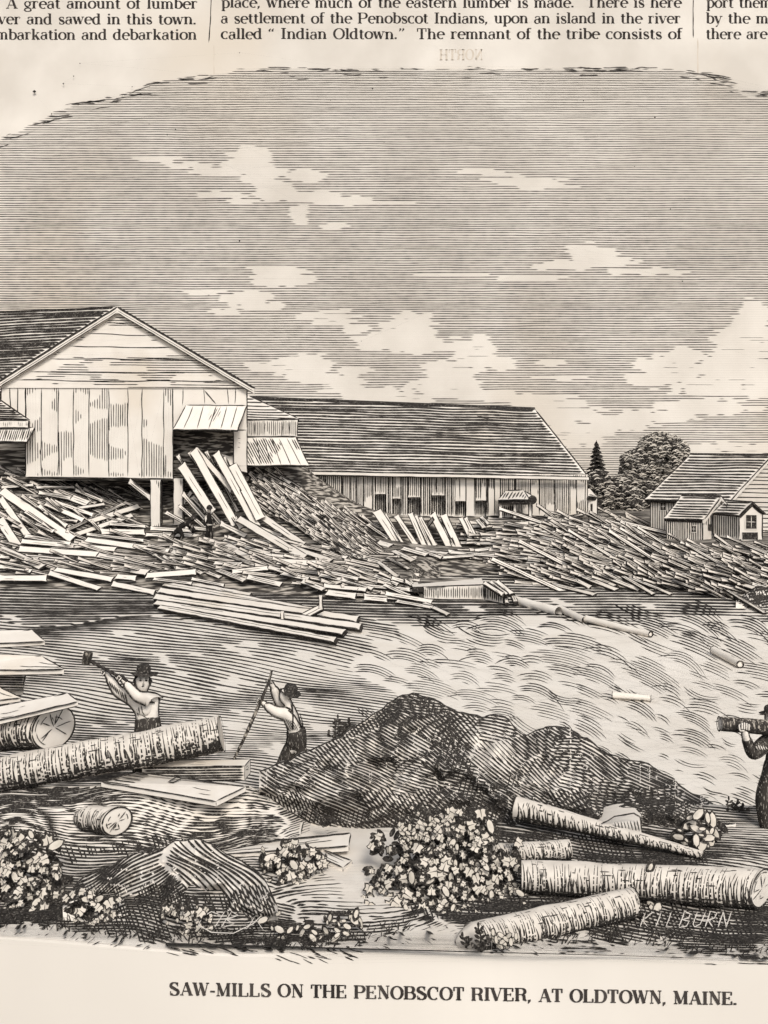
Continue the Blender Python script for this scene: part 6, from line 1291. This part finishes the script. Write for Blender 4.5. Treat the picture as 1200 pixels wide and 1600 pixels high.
mb = MB(); mb.tube(pole, [.016, .02, .024, .025, .024, .018], 8); tag(mb.build('pike_pole', ['darkn']), 'long bowed dark pole held in both hands by the stooping man', 'pole')
# --- the man carrying a log at the right edge
D7 = 13.0
q7 = lambda px, py, dd=0.0: P(px, py, D7 + dd)
rm = empty('person', tuple(q7(1212, 1308)), 'person cut by the right edge carrying a short log on the shoulder', 'person')
B7 = {'pelvis': (q7(1217, 1200), (.15, .11)), 'waist': (q7(1216, 1182), (.135, .10)), 'chest': (q7(1212, 1160), (.16, .115)), 'neckb': (q7(1209, 1139, .06), (.065, .065)), 'neck': (q7(1208, 1133, .08), (.053, .053)), 'chin': (q7(1203, 1128, .10), (.06, .06)), 'face': (q7(1204, 1120, .12), (.075, .08)), 'crown': (q7(1207, 1111, .12), (.07, .08)),
      'shl': (q7(1199, 1158, -.06), .066), 'ell': (q7(1176, 1180, -.26), .055), 'wrl': (q7(1164, 1149, -.31), .042), 'shr': (q7(1232, 1152, .02), .062), 'elr': (q7(1245, 1180, -.05), .045), 'wrr': (q7(1235, 1150, -.14), .032),
      'hipl': (q7(1206, 1212), .105), 'kneel': (q7(1193, 1250, -.08), .075), 'anl': (q7(1199, 1298), .05), 'toel': (q7(1187, 1307, -.04), .042), 'hipr': (q7(1226, 1212), .10), 'kneer': (q7(1230, 1254), .07), 'anr': (q7(1236, 1300, .1), .045), 'toer': (q7(1226, 1308, .06), .04)}
dress(rm, B7, ED, [('wrl', Vector((.1, .05, 1)), Vector((.15, .6, .8))), ('wrr', Vector((-.2, -.3, 1)), Vector((-.5, -.5, .5)))], shirt_mat='cloth', ct=.012, hs=1.35, cuff=.92)
hat(rm, q7(1205, 1112, .12), .085, (R(0), R(-10)), 'cloth', 1.7, 1.0)
log('carried_log', (1126, 1131), (1300, 1145), 12.86, 12.86, 11, 12, 'short dark log carried by the man at the right edge', tick=4.2, dark=.9, ends='a', seed=21, base='darkn', top=.2, cracks=False)
ink_on('sleeve_fold', [line([(1180 + 4 * k, 1162 + k), (1184 + 4 * k, 1172)], 1.6, .3, 4, k) for k in range(5)], D7 - .28, rm, 'woodn')
# --- the two small workers on the far bank
D8 = 44.0
q8 = lambda px, py, dd=0.0: P(px, py, 43.4 + dd)
def small(label, J, rootz, mat='clothf'):
    o = empty('person', tuple(J['al']), label, 'person', None)
    nd = {k: (v, {'pelvis': (.17, .13), 'chest': (.22, .15), 'neck': .075, 'chin': .09, 'crown': .11}.get(k, .10 if k[0] in 'hk' else .075)) for k, v in J.items()}
    ed = [('pelvis', 'chest'), ('chest', 'neck'), ('neck', 'chin'), ('chin', 'crown'), ('chest', 'el'), ('el', 'wl'), ('chest', 'er'), ('er', 'wr'), ('pelvis', 'kl'), ('kl', 'al'), ('al', 'tl'), ('pelvis', 'kr'), ('kr', 'ar'), ('ar', 'tr')]
    skin('body', nd, ed, 'pelvis', mat, o, 1)
    hp = J['crown']; mb = MB(); pts = []
    for j in range(10):
        a = 2 * math.pi * j / 10
        for q, z in ((.13, -.06), (.125, .03), (.07, .10), (.005, .12)): pts.append(hp + Vector((math.cos(a) * q, math.sin(a) * q, z)))
    mb.grid(pts, 10, 4, 0, True); mb.build('hair', ['ink'], o, smooth=True)
    return o
w1 = small('small dark worker standing upright below the chute', dict(pelvis=q8(327, 824), chest=q8(327, 808), neck=q8(327, 799.5), chin=q8(327, 796), crown=q8(327.3, 793), el=q8(319.5, 814), wl=q8(320, 822, -.1), er=q8(334.5, 814), wr=q8(334.5, 823, -.1), kl=q8(323.5, 836), al=q8(323, 850), tl=q8(321.5, 852.5, -.15), kr=q8(330, 836), ar=q8(329.6, 851), tr=q8(331, 853, -.15)), 0)
mb = MB(); mb.strokes([line([(322, 804), (321, 816)], 3.4, .2), line([(322, 820), (333, 820)], 1.6, .2)], S_plane(43.4 - .19), 0); mb.build('shirt', ['wood'], w1)
small('small dark worker bending down over the planks', dict(pelvis=q8(277, 826), chest=q8(291, 815), neck=q8(298, 812.5), chin=q8(301.5, 811.5), crown=q8(302, 809), el=q8(300, 823, -.1), wl=q8(306, 832, -.1), er=q8(297, 825, .1), wr=q8(303, 833, .1), kl=q8(271, 835, .1), al=q8(265, 842.5, .1), tl=q8(262, 843.5, 0), kr=q8(286, 836, -.1), ar=q8(281, 844, -.1), tr=q8(284, 845.5, -.2)), 0)
